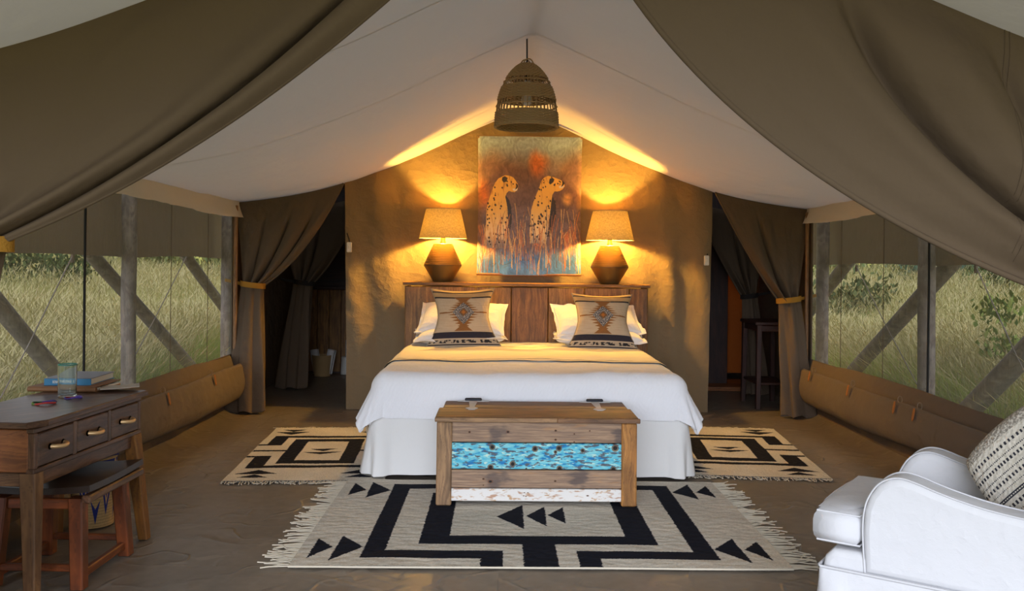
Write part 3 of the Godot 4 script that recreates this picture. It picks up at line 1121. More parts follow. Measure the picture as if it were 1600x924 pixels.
	post.call(Vector3(3.65, 1.9, -10.0), Vector3(3.65, -0.2, -10.0), 0.07, "gum_pole", "upright dark log post at the far edge of the right window screen", "post")
	post.call(Vector3(3.92, 1.60, -7.10), Vector3(3.92, -0.25, -10.36), 0.075, "brace_pole", "slanting log brace crossing behind the upright post outside the right screen", "brace")
	post.call(Vector3(3.92, 1.50, -5.33), Vector3(3.92, -0.25, -7.77), 0.085, "brace_pole", "nearest slanting log brace outside the right screen, above the armchair", "brace")
	post.call(Vector3(3.92, 1.60, -9.35), Vector3(3.92, -0.20, -12.93), 0.075, "brace_pole", "farthest slanting log brace outside the right screen, near the back corner", "brace")
	for q in [[Vector3(-3.27, 1.27, -6.79), Vector3(-3.27, 0.06, -5.55), "thin guy rope slanting down outside the left screen, nearer the desk"], [Vector3(-3.27, 1.29, -9.24), Vector3(-3.27, 0.06, -7.48), "thin guy rope slanting down outside the left screen, beyond the upright post"], [Vector3(3.83, 1.25, -9.49), Vector3(3.83, 0.06, -7.92), "thin guy rope slanting down outside the right screen, beyond the upright post"], [Vector3(3.83, 1.26, -7.09), Vector3(3.83, 0.06, -6.01), "thin guy rope slanting down outside the right screen, nearer the armchair"]]:
		var m := MB.new()
		m.tube([q[0], (q[0] as Vector3).lerp(q[1], 0.5) - Vector3(0, 0.02, 0), q[1]], 0.005, 6)
		var rope := thing("guy_rope", q[2], "rope", q[1])
		wpart("rope", m, M.pole, rope)
		m = MB.new()
		m.box(Vector3(0.02, 0.07, 0.03), T(q[0].x, q[0].y - 0.02, q[0].z), 0.004)
		wpart("tab", m, M.canvas_dark, rope)
		m = MB.new()
		m.tube([q[1] + Vector3(0, 0.04, 0), q[1] + Vector3(0, -0.3, -0.03)], 0.01, 6)
		wpart("peg", m, M.iron, rope)

	# bushes and trees
	var leaf := MB.new()
	for k in 2:
		var w := Vector3(0.5, 0, 0) if k == 0 else Vector3(0.4, 0.2, 0.2)
		var q := leaf.vert(Vector3(0, 0, 0), Vector3(0, 0.8, 0.6)); leaf.vert(w * 0.5 + Vector3(0, 0.5, 0.1), Vector3(0.3, 0.8, 0.5)); leaf.vert(Vector3(0, 1.0, 0.0), Vector3(0, 0.8, 0.6)); leaf.vert(-w * 0.5 + Vector3(0, 0.5, 0.1), Vector3(-0.3, 0.8, 0.5))
		leaf.tri(q, q + 1, q + 2); leaf.tri(q, q + 2, q + 3)
	var leaf_mesh := leaf.mesh()
	var plant := func(called: String, label: String, cat: String, at: Vector3, blobs: Array, count: int, size: float, c0: Color, c1: Color, seedn: int) -> void:
		var r2 := RandomNumberGenerator.new()
		r2.seed = seedn
		var o := thing(called, label, cat, at)
		var st := MB.new()
		for bl in blobs:
			var pts := []
			for k in 7:
				var t := k / 6.0
				pts.append(Vector3(bl[0].x * t * t, bl[0].y * t, bl[0].z * t * t) + Vector3(0.04 * nz(t * 3.0, seedn), 0, 0.04 * nz(seedn, t * 3.0)))
			st.tube(pts, func(t: float) -> float: return lerpf(0.035, 0.008, t) * maxf(0.5, bl[1]), 6)
		obj("stem", st, M.pole, o)
		var mm := MultiMesh.new()
		mm.transform_format = MultiMesh.TRANSFORM_3D
		mm.use_colors = true
		mm.mesh = leaf_mesh
		mm.instance_count = count
		for i in count:
			var bl: Array = blobs[i % blobs.size()]
			var d: Vector3 = Vector3(r2.randfn(), r2.randfn() * 0.7, r2.randfn()) * bl[1] * 0.45
			var s := size * r2.randf_range(0.6, 1.3)
			mm.set_instance_transform(i, Transform3D(Basis.from_euler(Vector3(r2.randf_range(-0.6, 1.3), r2.randf() * TAU, r2.randf_range(-0.5, 0.5))).scaled(Vector3.ONE * s), bl[0] + d))
			mm.set_instance_color(i, c0.lerp(c1, r2.randf()).srgb_to_linear())
		var f := MultiMeshInstance3D.new()
		f.name = "foliage"
		f.multimesh = mm
		f.material_override = tuft_mat
		f.set_meta("kind", "stuff")
		o.add_child(f)
	var g := func(x: float, z: float) -> Vector3: return Vector3(x, ground_h(x, z) - 0.03, z)
	plant.call("shrub", "bright leafy shrub growing close outside the right screen beside the armchair cushion", "shrub", g.call(4.6, -7.7), [[Vector3(-0.18, 0.98, -0.1), 0.24], [Vector3(0.25, 1.2, 0.1), 0.34], [Vector3(-0.22, 0.68, 0.1), 0.2], [Vector3(0.45, 0.8, 0.2), 0.4]], 640, 0.07, s8(104, 130, 56), s8(170, 178, 96), 31)
	plant.call("bush", "dark green bush low in the meadow beyond the upright post of the right screen", "shrub", g.call(6.9, -17.0), [[Vector3(0, 0.7, 0), 0.7], [Vector3(-0.6, 0.5, 0.2), 0.5]], 900, 0.14, s8(84, 98, 62), s8(126, 132, 84), 32)
	plant.call("bush", "dark bush at the top of the meadow beyond the left screen, above the desk", "shrub", g.call(-10.6, -20.0), [[Vector3(0, 1.0, 0), 0.8], [Vector3(0.9, 0.8, 0.0), 0.6], [Vector3(-0.9, 0.8, 0.2), 0.7]], 1300, 0.15, s8(62, 82, 46), s8(116, 126, 74), 33)
	plant.call("bush", "wide blue green bush at the top of the meadow beyond the right screen", "shrub", g.call(14.6, -27.0), [[Vector3(0, 0.9, 0), 1.1], [Vector3(1.6, 1.0, 0.5), 1.2], [Vector3(-1.4, 0.8, -0.5), 0.9], [Vector3(2.8, 0.9, 0), 1.0]], 2600, 0.22, s8(80, 112, 98), s8(132, 158, 126), 34)
	plant.call("bush", "dark green bush standing behind the leafy shrub beyond the right screen", "shrub", g.call(11.6, -20.0), [[Vector3(0, 0.9, 0), 0.8], [Vector3(0.9, 0.9, 0.5), 0.8]], 1500, 0.17, s8(82, 104, 64), s8(132, 148, 94), 37)
	plant.call("bush", "pale green bush on the hill top beyond the left screen near the middle post", "shrub", g.call(-13.0, -34.0), [[Vector3(0, 0.9, 0), 1.2], [Vector3(2.2, 0.9, 0), 1.1], [Vector3(-2.4, 0.9, 0.4), 1.2]], 2000, 0.24, s8(112, 128, 78), s8(166, 168, 106), 35)
	plant.call("bush", "pale green bush on the hill top beyond the right screen near the back corner", "shrub", g.call(14.0, -36.0), [[Vector3(0, 0.9, 0), 1.2], [Vector3(2.4, 0.8, 0), 1.1], [Vector3(-2.2, 0.8, 0.4), 1.1]], 2000, 0.24, s8(112, 134, 86), s8(160, 170, 116), 36)

# ------------------------------------------------------------------ gathered door curtains
# z0: plane; xo / xi: outer and inner end of the top edge; tie: where it is gathered; ctl: pulls the free edge into its curve
func door_curtain(called: String, label: String, z0: float, xo: float, xi: float, tie: Vector3, tie_w: float, ctl: Vector3, foot: Vector3, foot_w: float, folds: Array, amp: float, m: Material, seam_x := 99.0, tie_mat: Material = null) -> void:
	var inner := signf(xi - xo)
	var o := thing(called, label, "curtain", Vector3(foot.x, 0, foot.z))
	var f := func(u: float, v: float) -> Vector3:
		var x := lerpf(xo, xi, u)
		var top := Vector3(x, roof_h(x) - 0.005, z0)
		var end := tie + Vector3(inner * (u - 0.5) * tie_w, 0.01 * (u - 0.5), 0)
		var c := top.lerp(end, 0.5).lerp(ctl, u * u)
		var p := bez(top, c, end, v)
		var fz := 0.0
		for q in folds:      # each fold: where across, width, height, how early it starts
			var d: float = (u - q[0]) / q[1]
			if q[4]:     # a crease: a narrow notch between two swells
				var swell: float = exp(-pow((d - 1.0) / 0.9, 2.0)) + 0.8 * exp(-pow((d + 1.0) / 0.9, 2.0))
				fz += q[2] * (swell - 1.3 * exp(-pow(d / 0.22, 2.0))) * smoothstep(q[3], q[3] + 0.3, v)
			else:
				fz += q[2] * exp(-d * d) * smoothstep(q[3], 1.0, v + 0.25) * smoothstep(0.0, 0.1, v)
		fz += amp * 0.25 * nz(u * 3.0, v * 1.2) * (1.0 - v) * smoothstep(0.0, 0.15, v)
		fz += 0.035 * sin(u * PI * 6.0) * smoothstep(0.55, 1.0, v)
		return p + Vector3(0, 0, fz)
	var b := MB.new()
	b.grid(170, 60, f, 1, 1, 0.005)
	# the rolled hem of the free edge
	wpart("drape", b, m, o)
	b = MB.new()
	var hem := []
	for k in 41:
		hem.append(f.call(1.0, k / 40.0) + Vector3(0, 0, -0.004))
	b.tube(hem, 0.009, 8)
	wpart("hem", b, m, o)
	if seam_x < 90.0:
		b = MB.new()
		for off in [0.0, 0.014]:
			var pts := []
			for k in 50:
				var v := k / 49.0 * 0.97
				var lo := 0.0
				var hi := 1.0
				for it in 18:
					var mid := (lo + hi) / 2.0
					if ((f.call(mid, v).x - seam_x - off) * inner) < 0.0: lo = mid
					else: hi = mid
				if lo > 0.005 and lo < 0.9:
					pts.append(f.call(lo, v) + Vector3(0, 0, 0.001))
			if pts.size() > 4:
				b.tube(pts, 0.0011, 5)
		wpart("seam", b, M.canvas, o)
	# the gathered lower half falls to the floor
	b = MB.new()
	var end0: Vector3 = f.call(0.5, 1.0)
	b.grid(72, 44, func(u: float, v: float) -> Vector3:
		var a: float = TAU * u if u < 1.0 else 0.0
		var e := smoothstep(0.0, 1.0, v)
		var fold := 1.0 + (0.16 + 0.1 * v) * sin(a * 5.0 + 1.3 * sin(v * 2.2 + foot.x)) + 0.08 * sin(a * 9.0 + v * 3.0)
		var w := lerpf(tie_w * 0.52, foot_w * 0.5, pow(e, 0.8)) * fold
		var dd := lerpf(0.05, foot_w * 0.24, e) * fold
		var c := Vector3(end0.x, end0.y, z0 + 0.02).lerp(foot, pow(v, 0.9))
		c.y = lerpf(end0.y + 0.02, 0.004, v)
		return c + Vector3(cos(a) * w, 0.012 * sin(a * 5.0) * smoothstep(0.9, 1.0, v) + (0.012 if v > 0.97 else 0.0), sin(a) * dd), 1, 1)
	wpart("gathered_end", b, m, o)
	# gold tie band
	b = MB.new()
	b.grid(40, 3, func(u: float, v: float) -> Vector3:
		var a := TAU * u if u < 1.0 else 0.0
		return Vector3(end0.x + cos(a) * tie_w * 0.62, end0.y + 0.015 + (v - 0.5) * 0.045 - cos(a) * inner * 0.012, z0 + 0.03 + sin(a) * 0.085), 1, 1, 0.004)
	b.box(Vector3(0.16, 0.026, 0.006), T(end0.x - inner * (tie_w * 0.62 + 0.06), end0.y + 0.035, z0 + 0.02, 0, 0, -inner * 0.22), 0.002)
	wpart("tie_band", b, tie_mat if tie_mat else M.band, o)

func build_curtains() -> void:
	door_curtain("door_curtain", "huge khaki canvas door curtain swept to the left side, hanging over the desk", ZF, XL, AX - 0.005, Vector3(-1.60, 1.285, ZF + 0.02), 0.30, Vector3(-0.60, 1.63, ZF), Vector3(-1.88, 0, ZF), 0.42,
		[[0.865, 0.075, 0.062, 0.12, true], [0.62, 0.10, 0.03, 0.2, false], [0.3, 0.12, 0.02, 0.2, false]], 0.12, M.canvas, -1.40)
	door_curtain("door_curtain", "huge khaki canvas door curtain swept to the right side, hanging over the armchair", ZF - 0.03, XR, AX - 0.05, Vector3(2.15, 1.055, ZF), 0.28, Vector3(0.53, 1.45, ZF), Vector3(2.40, 0, ZF - 0.02), 0.34,
		[[0.65, 0.085, 0.06, -0.02, true], [0.46, 0.07, 0.04, -0.02, true], [0.86, 0.07, 0.03, 0.0, false], [0.30, 0.07, 0.03, 0.2, false]], 0.14, M.canvas, 1.50)
	door_curtain("doorway_curtain", "khaki canvas curtain tied with a gold band in the back left doorway", ZB + 0.06, XL, -1.33, Vector3(-2.07, 1.03, ZB + 0.08), 0.16, Vector3(-1.62, 1.28, ZB + 0.06), Vector3(-2.07, 0, -7.25), 0.28,
		[[0.80, 0.09, 0.03, 0.15, true], [0.55, 0.09, 0.03, 0.1, true], [0.28, 0.09, 0.02, 0.1, true]], 0.08, M.canvas)
	door_curtain("doorway_curtain", "khaki canvas curtain tied with a gold band in the back right doorway", ZB + 0.06, XR, 1.80, Vector3(2.42, 0.95, ZB + 0.08), 0.16, Vector3(2.13, 1.22, ZB + 0.06), Vector3(2.46, 0, -7.25), 0.24,
		[[0.82, 0.12, 0.06, 0.05, false], [0.58, 0.10, 0.025, 0.05, true], [0.30, 0.10, 0.03, 0.1, false]], 0.08, M.canvas)
	door_curtain("washroom_curtain", "dark inner curtain gathered deep inside the left doorway beside the towel basket", -8.72, XL, -1.35, Vector3(-1.93, 1.02, -8.7), 0.16, Vector3(-1.6, 1.25, -8.72), Vector3(-2.02, 0, -8.62), 0.27,
		[[0.8, 0.12, 0.05, 0.25, false], [0.5, 0.10, 0.05, 0.2, true]], 0.08, M.canvas_dark, 99.0, M.dark_cloth)
	door_curtain("washroom_curtain", "dark inner curtain gathered deep inside the right doorway behind the tall stand", -8.55, XR, 1.85, Vector3(2.40, 0.94, -8.53), 0.13, Vector3(2.16, 1.22, -8.55), Vector3(2.47, 0, -8.5), 0.22,
		[[0.8, 0.12, 0.05, 0.25, false], [0.5, 0.10, 0.05, 0.2, true]], 0.08, M.canvas_dark, 99.0, M.dark_cloth)

# ------------------------------------------------------------------ bed
const BX := 0.175
const HEAD_Z := -7.16

# cloth laid over the bed: a across, b from the head; returns the world point
func drape(a: float, b: float, lift: float, flare: float, ripple: float) -> Vector3:
	var r := 0.10 + lift
	var hx := 0.93 - 0.10
	var cx := clampf(a, -hx, hx)
	var cz := minf(b, 2.06 - 0.10)
	var e := Vector2(a - cx, b - cz)
	var d := e.length()
	var dir := e / d if d > 1e-6 else Vector2.ZERO
	if dir.x != 0.0 and dir.y != 0.0:
		d = minf(d, 0.30 + 0.6 * (d - 0.30)) if d > 0.30 else d
		flare *= 1.0 + 1.2 * absf(dir.x * dir.y) * 2.0
	flare += 0.34 * dir.x * dir.x * smoothstep(1.0, 2.0, b)
	var out := 0.0
	var drop := 0.0
	var arc := r * PI / 2
	if d < arc:
		out = r * sin(d / r)
		drop = r * (1.0 - cos(d / r))
	else:
		var rest := d - arc
		var per := b * 5.0 if absf(dir.y) < 0.5 else a * 5.0
		if dir.x != 0.0 and dir.y != 0.0:
			per = atan2(dir.y, dir.x) * 4.0
		out = r + rest * (flare + ripple * nz(per * 0.55, 3.3 + signf(a)) * 2.0)
		drop = r + rest
	var puff := (0.012 * nz(a * 1.3, b * 1.3) + 0.004 * nz(a * 5.0, b * 5.0)) * (1.0 - smoothstep(0.0, 0.2, d))
	return Vector3(BX + cx + dir.x * out, 0.608 + lift - drop + puff, HEAD_Z + cz + dir.y * out)

# a stuffed pillow lying in x-y, thickness along z
func pillow(w: float, h: float, t: float, pinch: float, sd: float, flange := 0.0, mb: MB = null, xf := Transform3D.IDENTITY) -> MB:
	var b := mb if mb else MB.new()
	var f := func(side: float) -> Callable:
		return func(u: float, v: float) -> Vector3:
			var a := u * 2.0 - 1.0
			var c := v * 2.0 - 1.0
			# spread the samples towards the edges
			a = signf(a) * (1.0 - pow(1.0 - absf(a), 1.5))
			c = signf(c) * (1.0 - pow(1.0 - absf(c), 1.5))
			var x := a * w * 0.5 * (1.0 - pinch * (1.0 - c * c))
			var y := c * h * 0.5 * (1.0 - pinch * (1.0 - a * a))
			var k := pow(maxf(0.0, (1.0 - a * a) * (1.0 - c * c)), 0.42)
			var wr := 0.06 * nz(a * 0.7 + sd, c * 0.7) + 0.05 * nz(a * 2.4 + sd, c * 2.4 + side)
			return xf * Vector3(x, y, side * (t * 0.5 * k * (1.0 + wr * 2.0) + 0.002))
	b.grid(32, 32, f.call(1.0))
	b.grid(32, 32, f.call(-1.0), 1, 1, 0.0, true)
	if flange > 0.0:
		var n := 72
		b.grid(n, 2, func(u: float, v: float) -> Vector3:
			var q := u * 4.0 if u < 1.0 else 0.0
			var s := int(q)
			var k := (q - s) * 2.0 - 1.0
			var a: float = [k, 1.0, -k, -1.0][s]
			var c: float = [-1.0, k, 1.0, -k][s]
			var x := a * w * 0.5 * (1.0 - pinch * (1.0 - c * c))
			var y := c * h * 0.5 * (1.0 - pinch * (1.0 - a * a))
			var nn := Vector2(a if absf(a) >= 1.0 else a * 0.6, c if absf(c) >= 1.0 else c * 0.6)
			var z := 0.012 * nz(q * 1.3 + sd, v) * v * 2.0
			return xf * Vector3(x + nn.x * flange * v, y + nn.y * flange * v, z), 1, 1, 0.003)
	return b

func build_bed() -> void:
	var o := thing("bed", "wide double bed with a pleated white valance skirt standing against the wooden headboard", "bed", Vector3(BX, 0, -6.13))
	var b := MB.new()
	b.box(Vector3(1.80, 0.16, 2.02), T(BX, 0.27, -6.14), 0.02)
	wpart("base", b, M.board_brown, o)
	b = MB.new()
	b.box(Vector3(1.82, 0.22, 2.02), T(BX, 0.47, -6.14), 0.06)
	wpart("mattress", b, M.sheet, o)
	for sx in [-0.80, 0.80]:
		for z in [-5.22, -7.06]:
			wpart("leg", leg_shape(Vector3(BX + sx, 0.2, z), Vector3(BX + sx, 0.0, z), 0.07, 0.055), M.red_dark, o)
	# skirt: three sides with an inverted pleat at the two foot corners
	b = MB.new()
	var x0 := BX - 0.915
	var x1 := BX + 0.915
	var zf := -5.11
	b.grid(240, 10, func(u: float, v: float) -> Vector3:
		var L := 1.95
		var W := 1.83
		var s := u * (2.0 * L + W)
		var p := Vector2.ZERO
		var out := Vector2.ZERO
		if s < L:
			p = Vector2(x0, zf - L + s); out = Vector2(-1, 0)
		elif s < L + W:
			p = Vector2(x0 + s - L, zf); out = Vector2(0, 1)
		else:
			p = Vector2(x1, zf - (s - L - W)); out = Vector2(1, 0)
		var c1 := absf(s - L)
		var c2 := absf(s - L - W)
		var cc := minf(c1, c2)
		var fl := 0.02 + 0.012 * nz(s * 1.3, 0.5)
		# the pleat stands out at both sides of the corner and is tucked in at the corner itself
		var pl := 0.052 * exp(-pow((cc - 0.06) / 0.035, 2.0)) - 0.03 * exp(-pow(cc / 0.02, 2.0))
		if cc < 0.06:
			out = (out + (Vector2(-1, 1) if c1 < c2 else Vector2(1, 1)).normalized()).normalized()
		p += out * (fl * v + pl * v + (0.006 * nz(s * 3.0, v * 0.6) + 0.012 * nz(s * 1.1, 0.7)) * v)
		return Vector3(p.x, lerpf(0.40, 0.022 + 0.006 * nz(s * 2.0, 2.0), v), p.y), 1, 1, 0.003)
	wpart("skirt", b, M.skirt, o)

	# white quilt
	b = MB.new()
	var half := 0.83 + 0.32
	b.grid(150, 130, func(u: float, v: float) -> Vector3:
		return drape((u * 2.0 - 1.0) * half, v * (1.96 + 0.315), 0.0, 0.14, 0.07), 1, 1, 0.014, true)
	solo("bedspread", b, M.quilt, "white quilted bedspread draped over the bed with its corners hanging at the foot", "bedspread")

	# sheet turned over at the head, under the pillows
	# cream throw across the bed, with a fringe at each side
	var tr := thing("throw_blanket", "cream woven throw with thin grey stripes laid across the bed below the pillows", "blanket", Vector3(BX, 0.36, -6.1))
	var timg := image_of(8, 256, func(_u: float, v: float) -> Color:
		var c := s8(244, 234, 212)
		for q in [0.055, 0.075, 0.925, 0.945]:
			if absf(v - q) < 0.006:
				c = s8(150, 144, 132)
		return c)
	var tm := bumped(textured(tex(timg), 0.95), M.fabric_fine, 0.1)
	tm.uv1_scale = Vector3.ONE
	var th := 0.83 + 0.46
	b = MB.new()
	b.grid(140, 50, func(u: float, v: float) -> Vector3:
		var a := (u * 2.0 - 1.0) * th
		return drape(a, lerpf(0.40, 1.47 + 0.02 * nz(u * 2.0, 0.3), v), 0.010, 0.09, 0.12), 1, 1, 0.0, true)
	wpart("cloth", b, tm, tr)
	b = MB.new()
	for sx in [-1.0, 1.0]:
		for k in 56:
			var bb := lerpf(0.41, 1.49, k / 55.0)
			var p := drape(sx * th, bb, 0.016, 0.09, 0.12)
			var pts := [p, p + Vector3(sx * 0.004 + rng.randfn() * 0.004, -0.05, rng.randfn() * 0.006), p + Vector3(rng.randfn() * 0.01, -0.12 - 0.02 * rng.randf(), rng.randfn() * 0.012)]
			b.tube(pts, 0.0045, 5)
	var fr := wpart("fringe", b, M.fringe, tr)
	fr.set_meta("kind", "stuff")

	# white pillows: two lie on each side, flanges towards the sides
	var place := func(w: float, h: float, t: float, xf: Transform3D, sd: float, label: String) -> void:
		var p := thing("pillow", label, "pillow", xf.origin, 0.0, "white bed pillows")
		p.transform = xf
		obj("filling", pillow(w, h, t, 0.05, sd), M.sheet, p)
		var m := MB.new()
		m.grid(96, 3, func(u: float, v: float) -> Vector3:
			var q := u * 4.0 if u < 1.0 else 0.0
			var s := int(q)
			var k := (q - s) * 2.0 - 1.0
			var a: float = [k, 1.0, -k, -1.0][s]
			var c: float = [-1.0, k, 1.0, -k][s]
			var x: float = a * w * 0.5 * (1.0 - 0.05 * (1.0 - c * c)) * (0.99 + v * 0.09)
			var y: float = c * h * 0.5 * (1.0 - 0.05 * (1.0 - a * a)) * (0.99 + v * 0.12)
			return Vector3(x, y, (0.03 * nz(q * 0.9 + sd, 0.2) + 0.03 * nz(q * 3.0 + sd, v)) * v), 1, 1, 0.003)
		obj("flange", m, M.sheet, p)
	place.call(0.66, 0.42, 0.17, T(-0.315, 0.683, -6.89, -1.50, 0.05, 0.02), 1.0, "lower white pillow lying at the left end of the bed under another pillow")
	place.call(0.64, 0.42, 0.17, T(-0.30, 0.812, -6.935, -1.08, -0.04, -0.03), 4.0, "upper white pillow leaning at the left end of the bed behind the taller patterned cushion")
	place.call(0.66, 0.42, 0.17, T(0.765, 0.683, -6.89, -1.50, -0.04, -0.02), 7.0, "lower white pillow lying at the right end of the bed under another pillow")
	place.call(0.64, 0.42, 0.17, T(0.755, 0.805, -6.94, -1.12, 0.05, 0.03), 10.0, "upper white pillow leaning at the right end of the bed behind the patterned cushion")
	# two woven cushions leaning on the pillows
	for q in [[T(-0.285, 0.828, -6.74, -0.30, 0.06, 0.02), 0.54, 0.46, "taller woven cushion with brown star motif and dark stripes on the bed's left side", 2.0], [T(0.775, 0.808, -6.74, -0.44, -0.02, -0.015), 0.52, 0.46, "lower woven cushion with brown star motif and dark stripes on the bed's right side", 5.0]]:
		var p := thing("patterned_cushion", q[3], "cushion", q[0].origin, 0.0, "woven cushions on the bed")
		p.transform = q[0]
		var m := MB.new()
		var w: float = q[1]
		var h: float = q[2]
		for side in [1.0, -1.0]:
			m.grid(32, 32, func(u: float, v: float) -> Vector3:
				var a := u * 2.0 - 1.0
				var c := 1.0 - v * 2.0
				var sa := signf(a) * (1.0 - pow(1.0 - absf(a), 1.4))
				var sc := signf(c) * (1.0 - pow(1.0 - absf(c), 1.4))
				var wide := 0.90 if sc > 0.0 else lerpf(0.90, 1.06, -sc)
				var x: float = sa * w * 0.5 * wide * (1.0 - 0.22 * (1.0 - sc * sc) )
				var y: float = sc * h * 0.5 * (1.0 - 0.11 * (1.0 - sa * sa) * (1.0 if sc > 0.0 else 0.1))
				var k := pow(maxf(0.0, (1.0 - sa * sa) * (1.0 - sc * sc)), 0.45)
				return Vector3(x, y, side * (0.08 * k * (0.55 if sc < -0.5 else lerpf(0.55, 1.0, smoothstep(-0.5, 0.0, sc))) * (1.0 + 0.12 * nz(sa + q[4], sc)) + 0.002)), 1, 1, 0.0, side > 0.0)
		# texture coordinates follow the unspread grid: put them back on the cloth
		obj("cover", m, M.cushion, p)
		m = MB.new()
		var ring := []
		for i in 65:
			var g := (i % 64) / 16.0
			var s := int(g)
			var k := (g - s) * 2.0 - 1.0
			var a: float = [k, 1.0, -k, -1.0][s]
			var c: float = [1.0, -k, -1.0, k][s]
			var wide := 0.90 if c > 0.0 else lerpf(0.90, 1.06, -c)
			ring.append(Vector3(a * w * 0.5 * wide * (1.0 - 0.22 * (1.0 - c * c)), c * h * 0.5 * (1.0 - 0.11 * (1.0 - a * a) * (1.0 if c > 0.0 else 0.1)), 0))
		m.tube(ring, 0.005, 6)
		obj("edge_cord", m, M.throw_stripe, p)

# ------------------------------------------------------------------ headboard, lamps, painting, pendant, switches
func build_headboard_wall() -> void:
	var hx0 := -0.787
	var hx1 := 1.208
	var o := thing("headboard", "tall brown plank headboard with a narrow shelf on top holding the two lamps", "headboard", Vector3(0.21, 0, -7.26))
	var cuts := [hx0 + 0.012, -0.205, 0.085, 0.385, 0.678, 1.045, hx1 - 0.012]
	for k in cuts.size() - 1:
		var w: float = cuts[k + 1] - cuts[k] - 0.005
		var b := MB.new()
		b.box(Vector3(w, 1.04, 0.035), T((cuts[k] + cuts[k + 1]) / 2.0, 0.53, -7.205 + 0.004 * rng.randf()), 0.004, uvr(1.04))
		var pm: StandardMaterial3D = M.board_brown
		if k % 3 != 1:
			pm = M.board_brown.duplicate()
			pm.albedo_color = [Color(1.12, 1.08, 1.0), Color.WHITE, Color(0.9, 0.86, 0.84)][k % 3].clamp()
		wpart("plank", b, pm, o)
	var b := MB.new()
	b.box(Vector3(hx1 - hx0 + 0.02, 0.026, 0.25), T((hx0 + hx1) / 2.0, 1.072, -7.31, 0, 0, -0.003), 0.004, Vector2(0.1, 0.2))
	wpart("shelf", b, M.board_brown, o)
	for x in [hx0 + 0.02, 0.21, hx1 - 0.02]:
		b = MB.new()
		b.box(Vector3(0.035, 1.05, 0.19), T(x, 0.528, -7.325), 0.003, uvr(1.0))
		wpart("side_panel", b, M.board_brown, o)

	# lamps
	var make_lamp := func(at: Vector3, label: String) -> void:
		var l := thing("table_lamp", label, "lamp", at, 0.0, "lamps on the headboard shelf")
		var m := MB.new()
		var pr := [Vector2(0.0, 0.0), Vector2(0.074, 0.0), Vector2(0.079, 0.006)]
		for k in 15:
			pr.append(Vector2(lerpf(0.079, 0.152, k / 14.0), lerpf(0.006, 0.128, k / 14.0)))
		pr.append(Vector2(0.156, 0.134)); pr.append(Vector2(0.156, 0.142))
		for k in 50:
			var t := k / 49.0
			pr.append(Vector2(lerpf(0.155, 0.078, t) + (0.0022 if k % 4 < 2 else 0.0), lerpf(0.144, 0.313, t)))
		pr.append(Vector2(0.07, 0.318)); pr.append(Vector2(0.028, 0.32)); pr.append(Vector2(0.0, 0.32))
		m.lathe(pr, 48)
		obj("base", m, M.bronze, l)
		m = MB.new()
		m.lathe([Vector2(0.024, 0.318), Vector2(0.024, 0.336), Vector2(0.019, 0.338), Vector2(0.019, 0.362), Vector2(0.022, 0.364), Vector2(0.022, 0.395), Vector2(0.0, 0.396)], 20, Vector3.ZERO, true)
		obj("socket", m, M.brass, l)
		m = MB.new()
		m.grid(64, 12, func(u: float, v: float) -> Vector3:
			var a := TAU * u if u < 1.0 else 0.0
			var r := lerpf(0.198, 0.142, v)
			return Vector3(cos(a) * r, lerpf(0.362, 0.602, v), -sin(a) * r), 2.4, 1.0, 0.0)
		var sh := obj("shade", m, M.shade, l)
		for q in [[0.198, 0.362], [0.142, 0.602]]:
			m = MB.new()
			var ring := []
			for k in 49:
				var a := TAU * (k % 48) / 48.0
				ring.append(Vector3(cos(a) * q[0], q[1], sin(a) * q[0]))
			m.tube(ring, 0.003, 6)
			obj("rim", m, M.throw_stripe, sh)
		m = MB.new()
		for k in 3:
			var a := TAU * k / 3.0
			m.tube([Vector3(0.02 * cos(a), 0.39, 0.02 * sin(a)), Vector3(0.1 * cos(a), 0.42, 0.1 * sin(a)), Vector3(0.183 * cos(a), 0.42, 0.183 * sin(a))], 0.002, 5)
		obj("shade_carrier", m, M.brass, l)
		m = MB.new()
		var bp := []
		for k in 13:
			var t := k / 12.0
			bp.append(Vector2(0.028 * sin(PI * pow(t, 0.8)) + (0.012 * (1.0 - t)), 0.396 + 0.085 * t))
		bp[12] = Vector2(0.0, 0.481)
		m.lathe(bp, 20)
		obj("bulb", m, M.bulb, l)
		var om := OmniLight3D.new()
		om.name = "lamp_light"
		om.position = Vector3(0, 0.445, 0)
		om.light_color = s8(255, 198, 88)
		om.light_energy = LAMP_E
		om.light_size = 0.024
		om.omni_range = 14.0
		om.omni_attenuation = 2.0
		om.shadow_enabled = true
		l.add_child(om)
	make_lamp.call(Vector3(-0.482, 1.086, -7.31), "lit bronze table lamp with linen shade standing left of the painting on the headboard shelf")
	make_lamp.call(Vector3(0.897, 1.084, -7.31), "lit bronze table lamp with linen shade standing right of the painting on the headboard shelf")

	# painting on loose canvas
	var p := thing("painting", "unframed canvas painting of two spotted cats sitting in grass hanging between the lamps", "painting", Vector3(0.232, 1.148, -7.40))
	b = MB.new()
	b.grid(40, 50, func(u: float, v: float) -> Vector3:
		var a := u * 2.0 - 1.0
		var top := smoothstep(0.85, 1.0, 1.0 - v)
		var z := 0.022 * (1.0 - a * a) * (0.3 + 0.7 * sin(v * PI)) + 0.006 * nz(u * 1.4, v * 1.4) - 0.012 * smoothstep(0.94, 1.0, absf(a))
		return Vector3(a * (0.437 - 0.006 * sin(v * PI)), lerpf(1.158, 0.0, v), z + 0.01 * top), 1, 1, 0.0, false)
	obj("canvas", b, M.painting, p)
	b = MB.new()
	b.grid(2, 2, func(u: float, v: float) -> Vector3:
		return Vector3((u * 2.0 - 1.0) * 0.43, lerpf(1.152, 0.006, v), -0.016))
	obj("backing", b, M.canvas, p)
